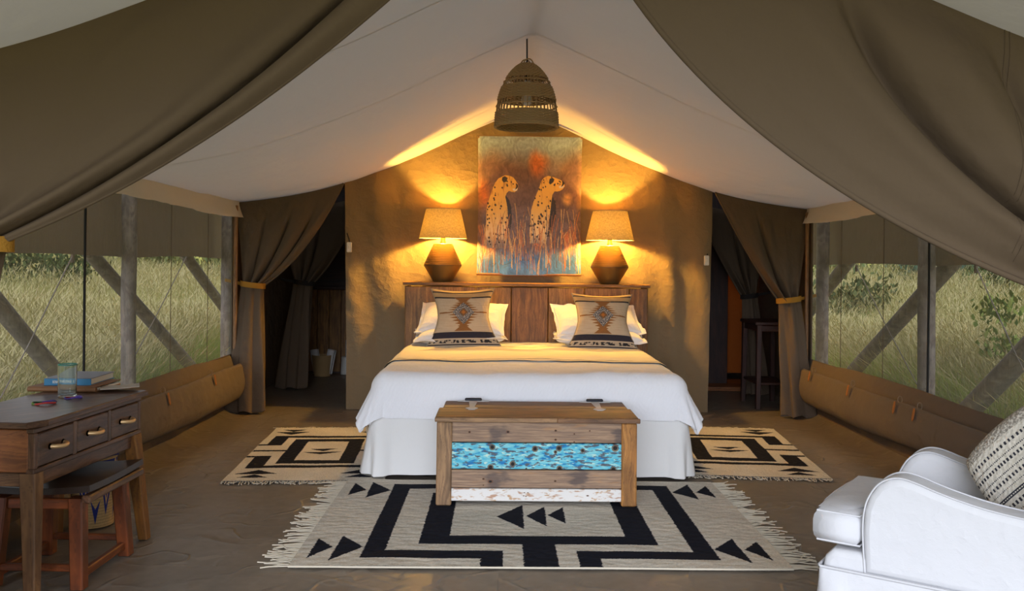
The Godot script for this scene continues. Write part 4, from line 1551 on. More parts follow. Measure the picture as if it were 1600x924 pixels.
	for y in [0.006, 1.152]:
		b = MB.new()
		b.tube([Vector3(-0.437, y, -0.006), Vector3(0.437, y, -0.006)], 0.012, 10)
		obj("batten", b, M.tan_wood, p)

	# pendant: a woven bell of seagrass on a black cord
	var pd := thing("pendant_lamp", "woven bell shaped basket pendant hanging on a black cord from the tent ridge", "pendant lamp", Vector3(0.137, 2.03, -5.1))
	var pf := func(y: float) -> float:      # radius at a height above the rim
		var t := clampf(y / 0.375, 0.0, 1.0)
		return 0.168 * pow(maxf(0.0, 1.0 - pow(t, 2.3)), 0.62) + 0.012
	b = MB.new()
	var rows := []
	for k in 70:
		var y := 0.003 + k * 0.0074
		if y > 0.372: break
		var open := (y > 0.085 and y < 0.118) or (y > 0.126 and y < 0.158) or (y > 0.238 and y < 0.259) or (y > 0.265 and y < 0.284)
		if not open:
			rows.append(y)
	for k in rows.size():
		var y: float = rows[k]
		var pts := []
		for i in 105:
			var a := TAU * (i % 104) / 104.0
			var r: float = pf.call(y) + 0.0042 * sin(i * PI / 2.0 + (k % 2) * PI + 0.4)
			pts.append(Vector3(cos(a) * r, y + 0.0008 * nz(i * 0.4, k * 0.7), sin(a) * r))
		b.tube(pts, 0.0042 if k > 1 else 0.0062, 5)
	var shade := obj("woven_shade", b, M.seagrass, pd)
	b = MB.new()
	for i in 52:
		var a := TAU * i / 44.0
		for dd in [-0.012, 0.012]:
			var pts := []
			for k in 13:
				var y := 0.002 + 0.368 * k / 12.0
				var r: float = pf.call(y)
				pts.append(Vector3(cos(a + dd) * r, y, sin(a + dd) * r))
			b.tube(pts, 0.0016, 4, false)
	obj("stake_weave", b, M.seagrass, shade)
	for s in [-1.0, 1.0]:
		b = MB.new()
		var pts := []
		for k in 13:
			var t := k / 12.0 * PI
			pts.append(Vector3(cos(t) * 0.028 + s * 0.008, 0.362 + sin(t) * 0.034, s * 0.012))
		b.tube(pts, 0.004, 6)
		obj("handle", b, M.seagrass, pd)
	b = MB.new()
	b.tube([Vector3(0, 0.26, 0), Vector3(0.0, 0.4, 0), Vector3(-0.002, 0.525, 0)], 0.0045, 8)
	obj("cord", b, M.black, pd)
	b = MB.new()
	b.lathe([Vector2(0.0, 0.27), Vector2(0.02, 0.268), Vector2(0.022, 0.21), Vector2(0.0, 0.208)], 20, Vector3.ZERO, true)
	obj("socket", b, M.white_plastic, pd)
	b = MB.new()
	b.lathe([Vector2(0.014, 0.21), Vector2(0.024, 0.19), Vector2(0.032, 0.165), Vector2(0.031, 0.148), Vector2(0.022, 0.132), Vector2(0.0, 0.126)], 24)
	obj("bulb", b, M.bulb_off, pd)

	# pull switches
	for q in [[Vector3(-1.275, 1.325, -7.435), "small white switch hanging on the canvas edge at the left doorway", 0.1], [Vector3(1.73, 1.245, -7.435), "small white switch fixed on the canvas edge at the right doorway", 0.0]]:
		var s := thing("light_switch", q[1], "switch", q[0])
		b = MB.new()
		b.box(Vector3(0.042, 0.085, 0.026), T(0, 0.042, 0), 0.006)
		obj("case", b, M.white_plastic, s)
		b = MB.new()
		b.box(Vector3(0.016, 0.03, 0.008), T(0, 0.045, 0.014, 0.2), 0.002)
		obj("rocker", b, M.white_plastic, s)
		b = MB.new()
		if q[2] > 0.0:
			b.tube([Vector3(0, 0.085, -0.004), Vector3(-0.004, 0.11, -0.004), Vector3(-0.022, 0.16, -0.014)], 0.005, 6)
		else:
			b.tube([Vector3(0.01, 0.085, -0.012), Vector3(0.01, 0.1, -0.016)], 0.004, 6)
		obj("cord", b, M.black, s)

# ------------------------------------------------------------------ rugs
func fringe_strands(len_of_side: float, count: int, l: float, seg_dir: Vector3, out: Vector3, start: Vector3) -> MB:
	var b := MB.new()
	for k in count:
		var p := start + seg_dir * (len_of_side * (k + 0.5 + 0.3 * (rng.randf() - 0.5)) / count)
		var side := rng.randfn() * 0.25 + 0.5 * nz(k * 0.09, len_of_side)
		var ll := l * rng.randf_range(0.6, 1.15)
		var d := (out + seg_dir * side).normalized()
		var pts := [p + Vector3(0, 0.006, 0), p + d * ll * 0.35 + Vector3(0, 0.007, 0), p + d * ll * 0.7 + seg_dir * rng.randfn() * 0.008 + Vector3(0, 0.005, 0), p + d * ll + seg_dir * rng.randfn() * 0.014 + Vector3(0, 0.005, 0)]
		b.tube(pts, func(t: float) -> float: return lerpf(0.0034, 0.0024, t) if t < 0.9 else 0.0032, 5)
	return b

func build_rugs() -> void:
	var tri := [[Vector2(0.026, 0.242), Vector2(0.066, 0.165), Vector2(0.026, 0.066)], [Vector2(0.075, 0.27), Vector2(0.13, 0.168), Vector2(0.072, 0.044)]]
	var mid := [[Vector2(0.409, 0.497), Vector2(0.472, 0.64), Vector2(0.472, 0.36)], [Vector2(0.479, 0.505), Vector2(0.526, 0.62), Vector2(0.524, 0.39)], [Vector2(0.53, 0.515), Vector2(0.571, 0.612), Vector2(0.569, 0.42)]]
	var big := textured(tex(rug_image(960, 668, {"ou0": 0.133, "ou1": 0.178, "ov0": 0.07, "ov1": 0.137, "gap0": 0.378, "gap1": 0.423, "iu0": 0.244, "iu1": 0.307, "iv0": 0.20, "iv1": 0.284, "st": 0.465, "tri": tri, "mid": mid})), 0.95)
	big.metallic_specular = 0.2
	var woolly := noise_tex(0.11, 3, 12, 256)
	bumped(big, woolly, 0.5)
	var tri2 := [[Vector2(0.045, 0.07), Vector2(0.095, 0.165), Vector2(0.045, 0.26)], [Vector2(0.10, 0.03), Vector2(0.165, 0.165), Vector2(0.10, 0.30)]]
	var mid2 := [[Vector2(0.47, 0.36), Vector2(0.425, 0.5), Vector2(0.47, 0.64)], [Vector2(0.53, 0.40), Vector2(0.485, 0.5), Vector2(0.53, 0.6)]]
	var small := textured(tex(rug_image(760, 428, {"ou0": 0.195, "ou1": 0.235, "ov0": 0.06, "ov1": 0.17, "gap0": 0.375, "gap1": 0.40, "iu0": 0.265, "iu1": 0.32, "iv0": 0.235, "iv1": 0.345, "st": 0.487, "tri": tri2, "mid": mid2})), 0.95)
	small.metallic_specular = 0.2
	bumped(small, woolly, 0.5)
	for q in [["front", Vector3(0.178, 0, -4.318), 2.062, 1.43, 0.0, big, "large cream and black geometric rug lying in front of the bed under the chest", 104, 0.13],
			["left", Vector3(-1.15, 0, -5.79), 1.59, 0.90, PI / 2 + 0.06, small, "cream and black geometric rug lying on the floor along the left side of the bed", 58, 0.055],
			["right", Vector3(1.54, 0, -5.95), 1.56, 0.94, PI / 2 - 0.09, small, "cream and black geometric rug lying on the floor along the right side of the bed", 58, 0.055]]:
		var L: float = q[2]
		var W: float = q[3]
		var o := thing("rug", q[6], "rug", q[1], q[4], "kilim rugs round the bed")
		var b := MB.new()
		b.grid(60, 40, func(u: float, v: float) -> Vector3:
			return Vector3((u - 0.5) * L, 0.012 + 0.003 * nz(u * 4.0 + L * 3.0, v * 3.0), (0.5 - v) * W + 0.006 * nz(u * 3.0, v * 0.5 + L)), 1, 1, 0.01)
		obj("weave", b, q[5], o)
		for s in [-1.0, 1.0]:
			var f := obj("fringe", fringe_strands(W, q[7], q[8], Vector3(0, 0, -1), Vector3(s, 0, 0), Vector3(s * L / 2 - s * 0.004, 0.0, W / 2)), M.fringe, o)
			f.set_meta("kind", "stuff")
		for s in [-1.0, 1.0]:
			b = MB.new()
			var pts := []
			for k in 25:
				pts.append(Vector3((k / 24.0 - 0.5) * L, 0.007, s * W / 2 + 0.006 * nz(k / 24.0 * 3.0, (0.0 if s > 0 else 0.5) + L)))
			b.tube(pts, 0.0045, 6)
			obj("edge_cord", b, M.fringe, o)

# ------------------------------------------------------------------ chest of old boat timber
func build_chest() -> void:
	var cx := 0.191
	var o := thing("wooden_chest", "reclaimed timber chest with a flaking turquoise board standing at the foot of the bed", "chest", Vector3(cx, 0.014, -4.74))
	var zf := 0.25
	var wd := 1.02
	for s in [-1.0, 1.0]:
		for z in [zf - 0.035, -zf + 0.035]:
			var b := MB.new()
			b.box(Vector3(0.078, 0.425, 0.07), T(s * (wd / 2 - 0.039), 0.2125, z, 0, 0, s * 0.004), 0.006, uvr(0.45))
			obj("post", b, M.post_old if s < 0 else M.post_gold, o)
	var ys := [[0.319, 0.425, 0], [0.183, 0.317, 1], [0.088, 0.181, 2], [0.020, 0.086, 3]]
	for k in 4:
		var b := MB.new()
		var h: float = ys[k][1] - ys[k][0]
		b.box(Vector3(wd - 0.15, h - 0.003, 0.024), T(0, (ys[k][0] + ys[k][1]) / 2, zf - 0.03 + 0.002 * k), 0.003, Vector2.ZERO, true)
		obj("board", b, M["board%d" % ys[k][2]], o)
	for s in [-1.0, 1.0]:
		for k in 3:
			var b := MB.new()
			b.box(Vector3(0.022, 0.128, 0.37), T(s * (wd / 2 - 0.02), 0.09 + 0.134 * k, 0), 0.003, uvr(0.4))
			obj("board", b, M.lid, o)
	for k in 3:
		var b := MB.new()
		b.box(Vector3(wd - 0.15, 0.128, 0.022), T(0, 0.09 + 0.134 * k, -zf + 0.03), 0.003, uvr(1.0))
		obj("board", b, M.lid, o)
	var b := MB.new()
	b.box(Vector3(wd - 0.1, 0.02, 0.4), T(0, 0.05, 0), 0.003)
	obj("bottom_board", b, M.lid, o)
	# lid: two planks and a two-piece front lip
	var lid := MB.new()
	lid.box(Vector3(1.035, 0.024, 0.29), T(0, 0.441, 0.118), 0.005, Vector2(0.05, 0.3))
	var lo := obj("lid", lid, M.lid, o)
	b = MB.new()
	b.box(Vector3(1.0, 0.024, 0.235), T(0.004, 0.441, -0.146), 0.005, Vector2(0.3, 0.7))
	obj("plank", b, M.lid, lo)
	b = MB.new()
	b.box(Vector3(0.62, 0.022, 0.012), T(-0.208, 0.440, 0.268), 0.003, Vector2(0.2, 0.1))
	obj("lip", b, M.post_old, lo)
	b = MB.new()
	b.box(Vector3(0.42, 0.024, 0.014), T(0.312, 0.440, 0.269), 0.003, Vector2(0.4, 0.6))
	obj("lip", b, M.desk_leg, lo)
	for x in [-0.34, 0.345]:
		b = MB.new()
		b.box(Vector3(0.115, 0.004, 0.03), T(x, 0.455, -0.245), 0.001)
		for e in [-1.0, 1.0]:
			b.slab([Vector2(-0.012, -0.012), Vector2(0.02, -0.006), Vector2(0.02, 0.006), Vector2(-0.012, 0.012)], 0.004, 0.001, Transform3D(Basis.from_euler(Vector3(-PI / 2, 0, 0)) * Basis.from_euler(Vector3(0, 0, 0.0 if e > 0 else PI)), Vector3(x + e * 0.068, 0.453, -0.245)))
		var hg := obj("hinge", b, M.steel, o)
		b = MB.new()
		b.box(Vector3(0.095, 0.016, 0.02), T(x, 0.463, -0.252), 0.005)
		obj("knuckle", b, M.iron, hg)
		b = MB.new()
		b.slab([Vector2(-0.024, 0.0), Vector2(0.024, 0.0), Vector2(0.013, -0.20), Vector2(0.034, -0.235), Vector2(0.016, -0.275), Vector2(-0.016, -0.275), Vector2(-0.034, -0.235), Vector2(-0.013, -0.20)], 0.004, 0.001, T(x, 0.453, -0.235, -PI / 2, 0, 0))
		var st := b
		obj("strap", st, M.steel, hg)

# ------------------------------------------------------------------ desk and what lies on it
func build_desk() -> void:
	var turn := -0.083
	var o := thing("desk", "small dark wooden desk with three brass-handled drawers against the left tent wall", "desk", Vector3(-1.668, 0, -3.196), turn)
	var L := 0.79
	var D := 0.41
	var H := 0.66
	# top: front corners cut off
	var b := MB.new()
	var ol := [Vector2(-D, 0.02), Vector2(-0.02, 0.02), Vector2(0.018, -0.055), Vector2(0.018, -L - 0.02), Vector2(-D, -L - 0.02)]
	b.slab(ol.map(func(p: Vector2) -> Vector2: return Vector2(p.x, -p.y)), 0.024, 0.004, T(0, H - 0.024, 0, -PI / 2, 0, 0), 2)
	obj("desk_top", b, M.desk_dark, o)
	# case
	b = MB.new()
	b.box(Vector3(D - 0.03, 0.155, 0.022), T(-D / 2 - 0.012, 0.553, -0.012), 0.003, Vector2(0.1, 0.2))
	obj("end_panel", b, M.desk_side, o)
	b = MB.new()
	b.box(Vector3(D - 0.03, 0.155, 0.022), T(-D / 2 - 0.012, 0.553, -L + 0.012), 0.003, Vector2(0.4, 0.2))
	obj("end_panel", b, M.desk_side, o)
	b = MB.new()
	b.box(Vector3(0.02, 0.155, L - 0.05), T(-D + 0.02, 0.553, -L / 2), 0.003)
	obj("back_panel", b, M.desk_dark, o)
	for y in [0.626, 0.479]:
		b = MB.new()
		b.box(Vector3(0.03, 0.018, L), T(-0.018, y, -L / 2), 0.003, uvr(0.8))
		obj("rail", b, M.desk_dark, o)
	for z in [-0.015, -0.268, -0.522, -L + 0.015]:
		b = MB.new()
		b.box(Vector3(0.03, 0.13, 0.022), T(-0.018, 0.5525, z), 0.003, uvr(0.2))
		obj("stile", b, M.desk_dark, o)
	b = MB.new()
	b.box(Vector3(D - 0.04, 0.008, L - 0.02), T(-D / 2 - 0.01, 0.474, -L / 2), 0.002)
	obj("bottom_board", b, M.desk_dark, o)
	for k in 3:
		var zc := [-0.1415, -0.395, -0.6485][k] as float
		b = MB.new()
		b.box(Vector3(0.018, 0.122, 0.225), T(-0.012, 0.5525, zc), 0.004, uvr(0.3))
		var dr := obj("drawer", b, M.desk_dark, o)
		b = MB.new()
		b.box(Vector3(0.32, 0.10, 0.20), T(-0.185, 0.5525, zc), 0.003)
		obj("drawer_box", b, M.desk_side, dr)
		b = MB.new()
		var pts := []
		for q in 15:
			var t := q / 14.0
			pts.append(Vector3(-0.002 + 0.032 * pow(sin(t * PI), 0.45), 0.5525 - 0.003 * sin(t * PI), zc + 0.042 - 0.084 * t))
		b.tube(pts, 0.0085, 8)
		for z in [0.042, -0.042]:
			b.lathe([Vector2(0.0, 0.006), Vector2(0.009, 0.005), Vector2(0.012, 0.0)], 12, Vector3.ZERO)
			for i in range(b.v.size() - 13 * 3, b.v.size()):
				var p := b.v[i]
				b.v[i] = Vector3(-0.003 + p.y, 0.5525 + p.x, zc + z + p.z)
				var nn := b.n[i]
				b.n[i] = Vector3(nn.y, nn.x, nn.z)
		obj("handle", b, M.brass, dr)
	# under rail and apron
	b = MB.new()
	b.box(Vector3(0.022, 0.055, L - 0.08), T(-0.03, 0.442, -L / 2), 0.003, uvr(0.7))
	obj("apron", b, M.desk_dark, o)
	for z in [-0.03, -L + 0.03]:
		b = MB.new()
		b.box(Vector3(D - 0.09, 0.05, 0.022), T(-D / 2 - 0.01, 0.445, z), 0.003, uvr(0.5))
		obj("apron", b, M.desk_leg, o)
	for q in [[-0.03, -0.03, 0.02, 0.02, 0], [-0.03, -L + 0.03, 0.05, -0.025, 1], [-D + 0.03, -0.03, -0.02, 0.02, 0], [-D + 0.03, -L + 0.03, -0.01, -0.025, 1]]:
		var m := leg_shape(Vector3(q[0], 0.472, q[1]), Vector3(q[0] + q[2], 0.0, q[1] + q[3]), 0.062, 0.042)
		obj("leg", m, M.desk_leg if q[4] == 0 else M.desk_leg_gold, o)

	# things on the desk
	var f := thing("leather_folder", "flat brown leather folder lying on the desk under the blue book", "folder", Vector3(-1.925, H, -4.04), -0.02)
	b = MB.new()
	b.box(Vector3(0.30, 0.006, 0.24), T(0, 0.004, 0), 0.002)
	obj("cover", b, M.leather, f)
	b = MB.new()
	b.box(Vector3(0.29, 0.010, 0.22), T(0.004, 0.012, -0.004), 0.002)
	obj("pages", b, M.white_plastic, f)
	b = MB.new()
	b.grid(20, 8, func(u: float, v: float) -> Vector3:
		return Vector3((u - 0.5) * 0.30, 0.019 + 0.004 * u * u, (v - 0.5) * 0.24), 1, 1, 0.004)
	obj("cover", b, M.leather, f)
	b = MB.new()
	b.tube([Vector3(-0.15, 0.0115, 0.12), Vector3(0.15, 0.0115, 0.12)], 0.011, 10)
	obj("spine", b, M.leather, f)
	var bk := thing("book", "thick blue hardback book lying on the leather folder behind the drinking glass", "book", Vector3(-1.925, H + 0.0235, -4.065), 0.03)
	var blue := mat(s8(40, 122, 168), 0.45)
	var grey := mat(s8(120, 122, 134), 0.4)
	b = MB.new()
	b.box(Vector3(0.205, 0.003, 0.26), T(0, 0.0015, -0.02), 0.001)
	obj("back_cover", b, blue, bk)
	b = MB.new()
	b.box(Vector3(0.196, 0.026, 0.25), T(-0.002, 0.016, -0.022), 0.001)
	obj("pages", b, mat(s8(216, 210, 196), 0.9), bk)
	b = MB.new()
	b.box(Vector3(0.205, 0.003, 0.26), T(0, 0.0305, -0.02), 0.001)
	obj("front_cover", b, grey, bk)
	b = MB.new()
	b.box(Vector3(0.205, 0.032, 0.004), T(0, 0.016, 0.108), 0.0015)
	var sp := obj("spine", b, blue, bk)
	var tm := TextMesh.new()
	var sf := SystemFont.new()
	sf.font_names = PackedStringArray(["Droid Sans"])
	sf.font_weight = 700
	tm.font = sf
	tm.text = "KNOWLEDGE  II"
	tm.font_size = 32
	tm.pixel_size = 0.00055
	tm.depth = 0.0006
	var to := obj_mesh("title", tm, M.white_plastic, sp, Vector3(-0.012, 0.016, 0.1104))
	to.scale = Vector3(0.82, 1, 1)
	# loose papers and a magazine to the right of the folder
	for q in [[Vector3(-1.735, H, -4.02), 0.5, "thin magazine lying open at the far end of the desk beside the folder", s8(150, 118, 88)], [Vector3(-1.70, H + 0.010, -3.98), 0.9, "pale loose leaflet lying on the thin magazine at the far end of the desk", s8(180, 170, 156)]]:
		b = MB.new()
		b.grid(14, 8, func(u: float, v: float) -> Vector3:
			return Vector3((u - 0.5) * 0.16, 0.004 + 0.006 * u * u, (v - 0.5) * 0.11), 1, 1, 0.003)
		solo("magazine" if q[1] < 0.7 else "leaflet", b, mat(q[3], 0.7), q[2], "paper", q[0], q[1] - 0.5)
	# drinking glass, upside down look: thick greenish rim
	var g := thing("drinking_glass", "clear greenish tumbler standing on the desk in front of the blue book", "glass", Vector3(-1.842, H, -3.79))
	b = MB.new()
	b.lathe([Vector2(0.0, 0.0), Vector2(0.034, 0.0), Vector2(0.036, 0.003), Vector2(0.0372, 0.07), Vector2(0.0378, 0.134), Vector2(0.0368, 0.137), Vector2(0.0352, 0.134), Vector2(0.0345, 0.07), Vector2(0.033, 0.014), Vector2(0.028, 0.010), Vector2(0.0, 0.009)], 40)
	obj("tumbler", b, M.glass, g)
	b = MB.new()
	var rim := []
	for k in 41:
		var a := TAU * (k % 40) / 40.0
		rim.append(Vector3(cos(a) * 0.0366, 0.138, sin(a) * 0.0366))
	b.tube(rim, 0.0022, 8)
	var rg := mat(Color(0.35, 0.75, 0.66, 0.25), 0.05)
	rg.transparency = BaseMaterial3D.TRANSPARENCY_ALPHA
	rg.refraction_enabled = true
	rg.refraction_scale = 0.05
	obj("rim", b, rg, g)
	# beaded bracelets
	for q in [[Vector3(-1.842, H, -3.60), "beaded bracelet in red, green and purple lying on the desk near the glass", [s8(190, 40, 44), s8(206, 70, 60), s8(110, 140, 60), s8(40, 90, 60), s8(70, 40, 130), s8(46, 36, 96)], 0.040], [Vector3(-1.79, H, -3.735), "beaded bracelet in purple and dark red lying against the foot of the glass", [s8(84, 60, 160), s8(60, 40, 120), s8(150, 30, 50), s8(100, 80, 170)], 0.030]]:
		var br := thing("beaded_bracelet", q[1], "bracelet", q[0], 0.0, "bracelets on the desk")
		var cols: Array = q[2]
		for k in cols.size():
			b = MB.new()
			for i in 10:
				var a := TAU * (k * 10 + i) / (cols.size() * 10.0)
				var c := Vector3(cos(a) * q[3] * 1.1, 0.005 + 0.004 * sin(a * 2.0) * sin(a), sin(a) * q[3] * 0.85)
				b.lathe([Vector2(0.0, -0.004), Vector2(0.0035, -0.0022), Vector2(0.0045, 0.0), Vector2(0.0035, 0.0022), Vector2(0.0, 0.004)], 8, c)
			obj("bead_strand", b, mat(cols[k], 0.35), br)

# ------------------------------------------------------------------ stool and waste basket under the desk
func build_stool() -> void:
	var o := thing("stool", "low red-brown wooden stool with a dark dished seat pushed under the desk", "stool", Vector3(-1.745, 0, -3.57), -0.03)
	var b := MB.new()
	b.grid(24, 24, func(u: float, v: float) -> Vector3:
		var x := (u - 0.5) * 0.44
		var z := (v - 0.5) * 0.46
		return Vector3(x, 0.374 - 0.014 * (1.0 - pow((u - 0.5) * 2.0, 2.0)) - 0.006 * (1.0 - pow((v - 0.5) * 2.0, 2.0)), z), 1, 1, 0.024)
	obj("seat", b, M.stool_seat, o)
	for x in [-0.205, 0.205]:
		b = MB.new()
		b.box(Vector3(0.034, 0.03, 0.47), T(x, 0.345, 0), 0.006, uvr(0.44))
		obj("seat_rail", b, M.desk_dark, o)
	var feet := {}
	for sx in [-1.0, 1.0]:
		for sz in [-1.0, 1.0]:
			var a := Vector3(sx * 0.145, 0.338, sz * 0.17)
			var c := Vector3(sx * 0.165, 0.0, sz * 0.195)
			obj("leg", leg_shape(a, c, 0.055, 0.05), M.stool_red, o)
	for sx in [-1.0, 1.0]:
		b = MB.new()
		b.box(Vector3(0.024, 0.032, 0.36), T(sx * 0.162, 0.045, 0), 0.004, uvr(0.4))
		obj("stretcher", b, M.stool_red, o)
		b = MB.new()
		b.box(Vector3(0.02, 0.035, 0.32), T(sx * 0.148, 0.315, 0), 0.004, uvr(0.4))
		obj("apron", b, M.stool_red, o)
	for sz in [-1.0, 1.0]:
		b = MB.new()
		b.box(Vector3(0.30, 0.026, 0.022), T(0, 0.075, sz * 0.19), 0.004, uvr(0.4))
		obj("stretcher", b, M.stool_red, o)
		b = MB.new()
		b.box(Vector3(0.26, 0.04, 0.02), T(0, 0.313, sz * 0.172), 0.004, uvr(0.4))
		obj("apron", b, M.stool_red, o)

	var w := thing("waste_basket", "straw waste basket with blue triangle pattern and dark blue rim behind the stool", "basket", Vector3(-1.905, 0, -4.18))
	var im := image_of(512, 160, func(u: float, v: float) -> Color:
		var k := 0.92 + 0.1 * sin(v * 160.0) * 0.6 + 0.08 * nz(u * 40.0, v * 30.0)
		return Color(0.80 * k, 0.66 * k, 0.44 * k))
	var nav := s8(34, 44, 120)
	for k in 6:
		var c := (k + 0.5) / 6.0
		for ring in [[0.075, 0.10, 0.85], [0.045, 0.17, 0.62]]:
			var outer := [Vector2(c - ring[0], ring[1]), Vector2(c + ring[0], ring[1]), Vector2(c, ring[2])]
			var inn := [Vector2(c - ring[0] * 0.72, ring[1] + 0.05), Vector2(c + ring[0] * 0.72, ring[1] + 0.05), Vector2(c, ring[2] - 0.14)]
			fill_poly(im, outer, nav)
			fill_poly(im, inn, s8(206, 170, 116))
		fill_poly(im, [Vector2(c + 0.083, 0.95), Vector2(c + 0.12, 0.62), Vector2(c + 0.083, 0.75), Vector2(c + 0.046, 0.62)], nav)
	b = MB.new()
	b.grid(48, 16, func(u: float, v: float) -> Vector3:
		var a := TAU * u if u < 1.0 else 0.0
		var r := lerpf(0.105, 0.088, v) + 0.001 * sin(v * 90.0)
		return Vector3(cos(a) * r, lerpf(0.35, 0.004, v), sin(a) * r), 1, 1, 0.006)
	obj("body", b, textured(tex(im), 0.85), w)
	b = MB.new()
	b.lathe([Vector2(0.0, 0.008), Vector2(0.084, 0.008)], 32)
	obj("bottom", b, M.seagrass, w)
	b = MB.new()
	b.grid(40, 6, func(u: float, v: float) -> Vector3:
		var a := TAU * u if u < 1.0 else 0.0
		return Vector3(cos(a) * (0.110 - 0.004 * v), 0.362 - 0.03 * absf(v - 0.5) * 2.0 + 0.004 * sin(a * 5.0) - 0.005, sin(a) * (0.110 - 0.004 * v) ) - Vector3(cos(a), 0, sin(a)) * (0.012 * smoothstep(0.4, 1.0, v)), 1, 1)
	obj("rim", b, mat(s8(30, 40, 96), 0.9), w)

# ------------------------------------------------------------------ armchair
# local axes: x from the seat's front edge to its back, z = 0 at the near side, -W at the far side
func build_armchair() -> void:
	var W := 0.585
	var o := thing("armchair", "white loose-covered armchair with low sloping arms turned towards the bed beside the right door curtain", "armchair", Vector3(0.994, 0, -2.81), -0.624)
	var aw := 0.115
	var outline := [[0.165, 0.30], [0.158, 0.43], [0.163, 0.50], [0.178, 0.545], [0.203, 0.582], [0.235, 0.603], [0.27, 0.609], [0.31, 0.601], [0.36, 0.585], [0.42, 0.569], [0.50, 0.553], [0.60, 0.542], [0.72, 0.537], [0.72, 0.30]]
	var pts := outline.map(func(q): return Vector2(q[0], q[1]))
	for z0 in [-aw, -W]:
		var b := MB.new()
		b.slab(pts, aw, 0.022, T(0, 0, z0), 3, false)
		var arm := obj("arm", b, M.loose, o)
		for z in [z0 + 0.010, z0 + aw - 0.010]:
			b = MB.new()
			var sm := []
			for i in 12:
				for k in 4:
					var c := func(j: int) -> Vector3: return Vector3(outline[clampi(j, 0, 12)][0], outline[clampi(j, 0, 12)][1], z)
					sm.append((c.call(i) as Vector3).cubic_interpolate(c.call(i + 1), c.call(i - 1), c.call(i + 2), k / 4.0))
			b.tube(sm, 0.003, 6)
			obj("piping", b, M.piping, arm)
	var b := MB.new()
	b.slab([Vector2(0.04, 0.16), Vector2(0.034, 0.29), Vector2(0.042, 0.33), Vector2(0.07, 0.358), Vector2(0.2, 0.362), Vector2(0.74, 0.362), Vector2(0.74, 0.16)], W - 0.02, 0.022, T(0, 0, -W + 0.01), 3, false)
	obj("base", b, M.loose, o)
	# seat cushion: T-shaped, boxed and piped
	var tee := [Vector2(0.006, -0.01), Vector2(0.146, -0.01), Vector2(0.152, -aw - 0.006), Vector2(0.60, -aw - 0.006), Vector2(0.60, -W + aw + 0.006), Vector2(0.152, -W + aw + 0.006), Vector2(0.146, -W + 0.01), Vector2(0.006, -W + 0.01), Vector2(-0.008, -W * 0.72), Vector2(-0.012, -W * 0.5), Vector2(-0.008, -W * 0.28)]
	b = MB.new()
	b.slab(tee.map(func(p: Vector2) -> Vector2: return Vector2(p.x, -p.y)), 0.116, 0.04, T(0, 0.366, 0, -PI / 2, 0, 0), 4, false)
	var cush := obj("seat_cushion", b, M.loose, o)
	b = MB.new()
	b.grid(24, 24, func(u: float, v: float) -> Vector3:
		var x := lerpf(0.014, 0.585, u)
		var ear := 1.0 - smoothstep(0.1, 0.16, x)
		var z := lerpf(lerpf(-aw - 0.03, -0.035, ear), lerpf(-W + aw + 0.03, -W + 0.035, ear), v)
		return Vector3(x, 0.478 + 0.026 * pow(maxf(0.0, sin(u * PI) * sin(v * PI)), 0.6) + 0.003 * nz(x * 4.0, z * 4.0), z), 1, 1, 0.0, true)
	obj("crown", b, M.loose, cush)
	for y in [0.378, 0.470]:
		b = MB.new()
		var ring := []
		for i in tee.size() + 1:
			var p: Vector2 = tee[i % tee.size()]
			ring.append(Vector3(p.x + (0.011 if p.x < 0.05 else 0.0), y, p.y + (0.011 if p.y < -0.4 else (-0.011 if p.y > -0.1 else 0.0))))
		b.tube(ring, 0.0034, 6)
		obj("piping", b, M.piping, cush)
	b = MB.new()
	b.slab([Vector2(0.60, 0.47), Vector2(0.64, 0.68), Vector2(0.70, 0.82), Vector2(0.75, 0.85), Vector2(0.81, 0.83), Vector2(0.83, 0.68), Vector2(0.80, 0.30), Vector2(0.60, 0.30)], W - 0.06, 0.035, T(0, 0, -W + 0.03), 3, false)
	obj("backrest", b, M.loose, o)
	b = MB.new()
	b.grid(160, 8, func(u: float, v: float) -> Vector3:
		var l := 0.74
		var s := u * (l * 2.0 + W)
		var p := Vector2.ZERO
		var out := Vector2.ZERO
		if s < l:
			p = Vector2(0.032 + l - s, 0.0); out = Vector2(0, 1)
		elif s < l + W:
			p = Vector2(0.032, -(s - l)); out = Vector2(-1, 0)
		else:
			p = Vector2(0.032 + s - l - W, -W); out = Vector2(0, -1)
		var cc := minf(absf(s - l), absf(s - l - W))
		var pl := 0.03 * exp(-pow((cc - 0.05) / 0.03, 2.0)) - 0.02 * exp(-pow(cc / 0.018, 2.0))
		if cc < 0.05:
			out = (out + (Vector2(-1, 1) if absf(s - l) < absf(s - l - W) else Vector2(-1, -1)).normalized()).normalized()
		p += out * (0.004 + (0.02 + pl) * v + 0.006 * nz(s * 4.0, v) * v)
		return Vector3(p.x, lerpf(0.302, 0.012, v), p.y), 1, 1, 0.003)
	obj("skirt", b, M.loose, o)
	b = MB.new()
	b.tube([Vector3(0.75, 0.302, 0.006), Vector3(0.036, 0.302, 0.006), Vector3(0.027, 0.302, -0.004), Vector3(0.027, 0.302, -W)], 0.0045, 6)
	obj("piping", b, M.piping, o)

	var p := thing("knitted_cushion", "cream knitted cushion with rows of dark stitches leaning in the white armchair", "cushion", Vector3(1.665, 0.625, -2.66))
	p.rotation = Vector3(-0.12, -0.95, 0.82)
	var m := MB.new()
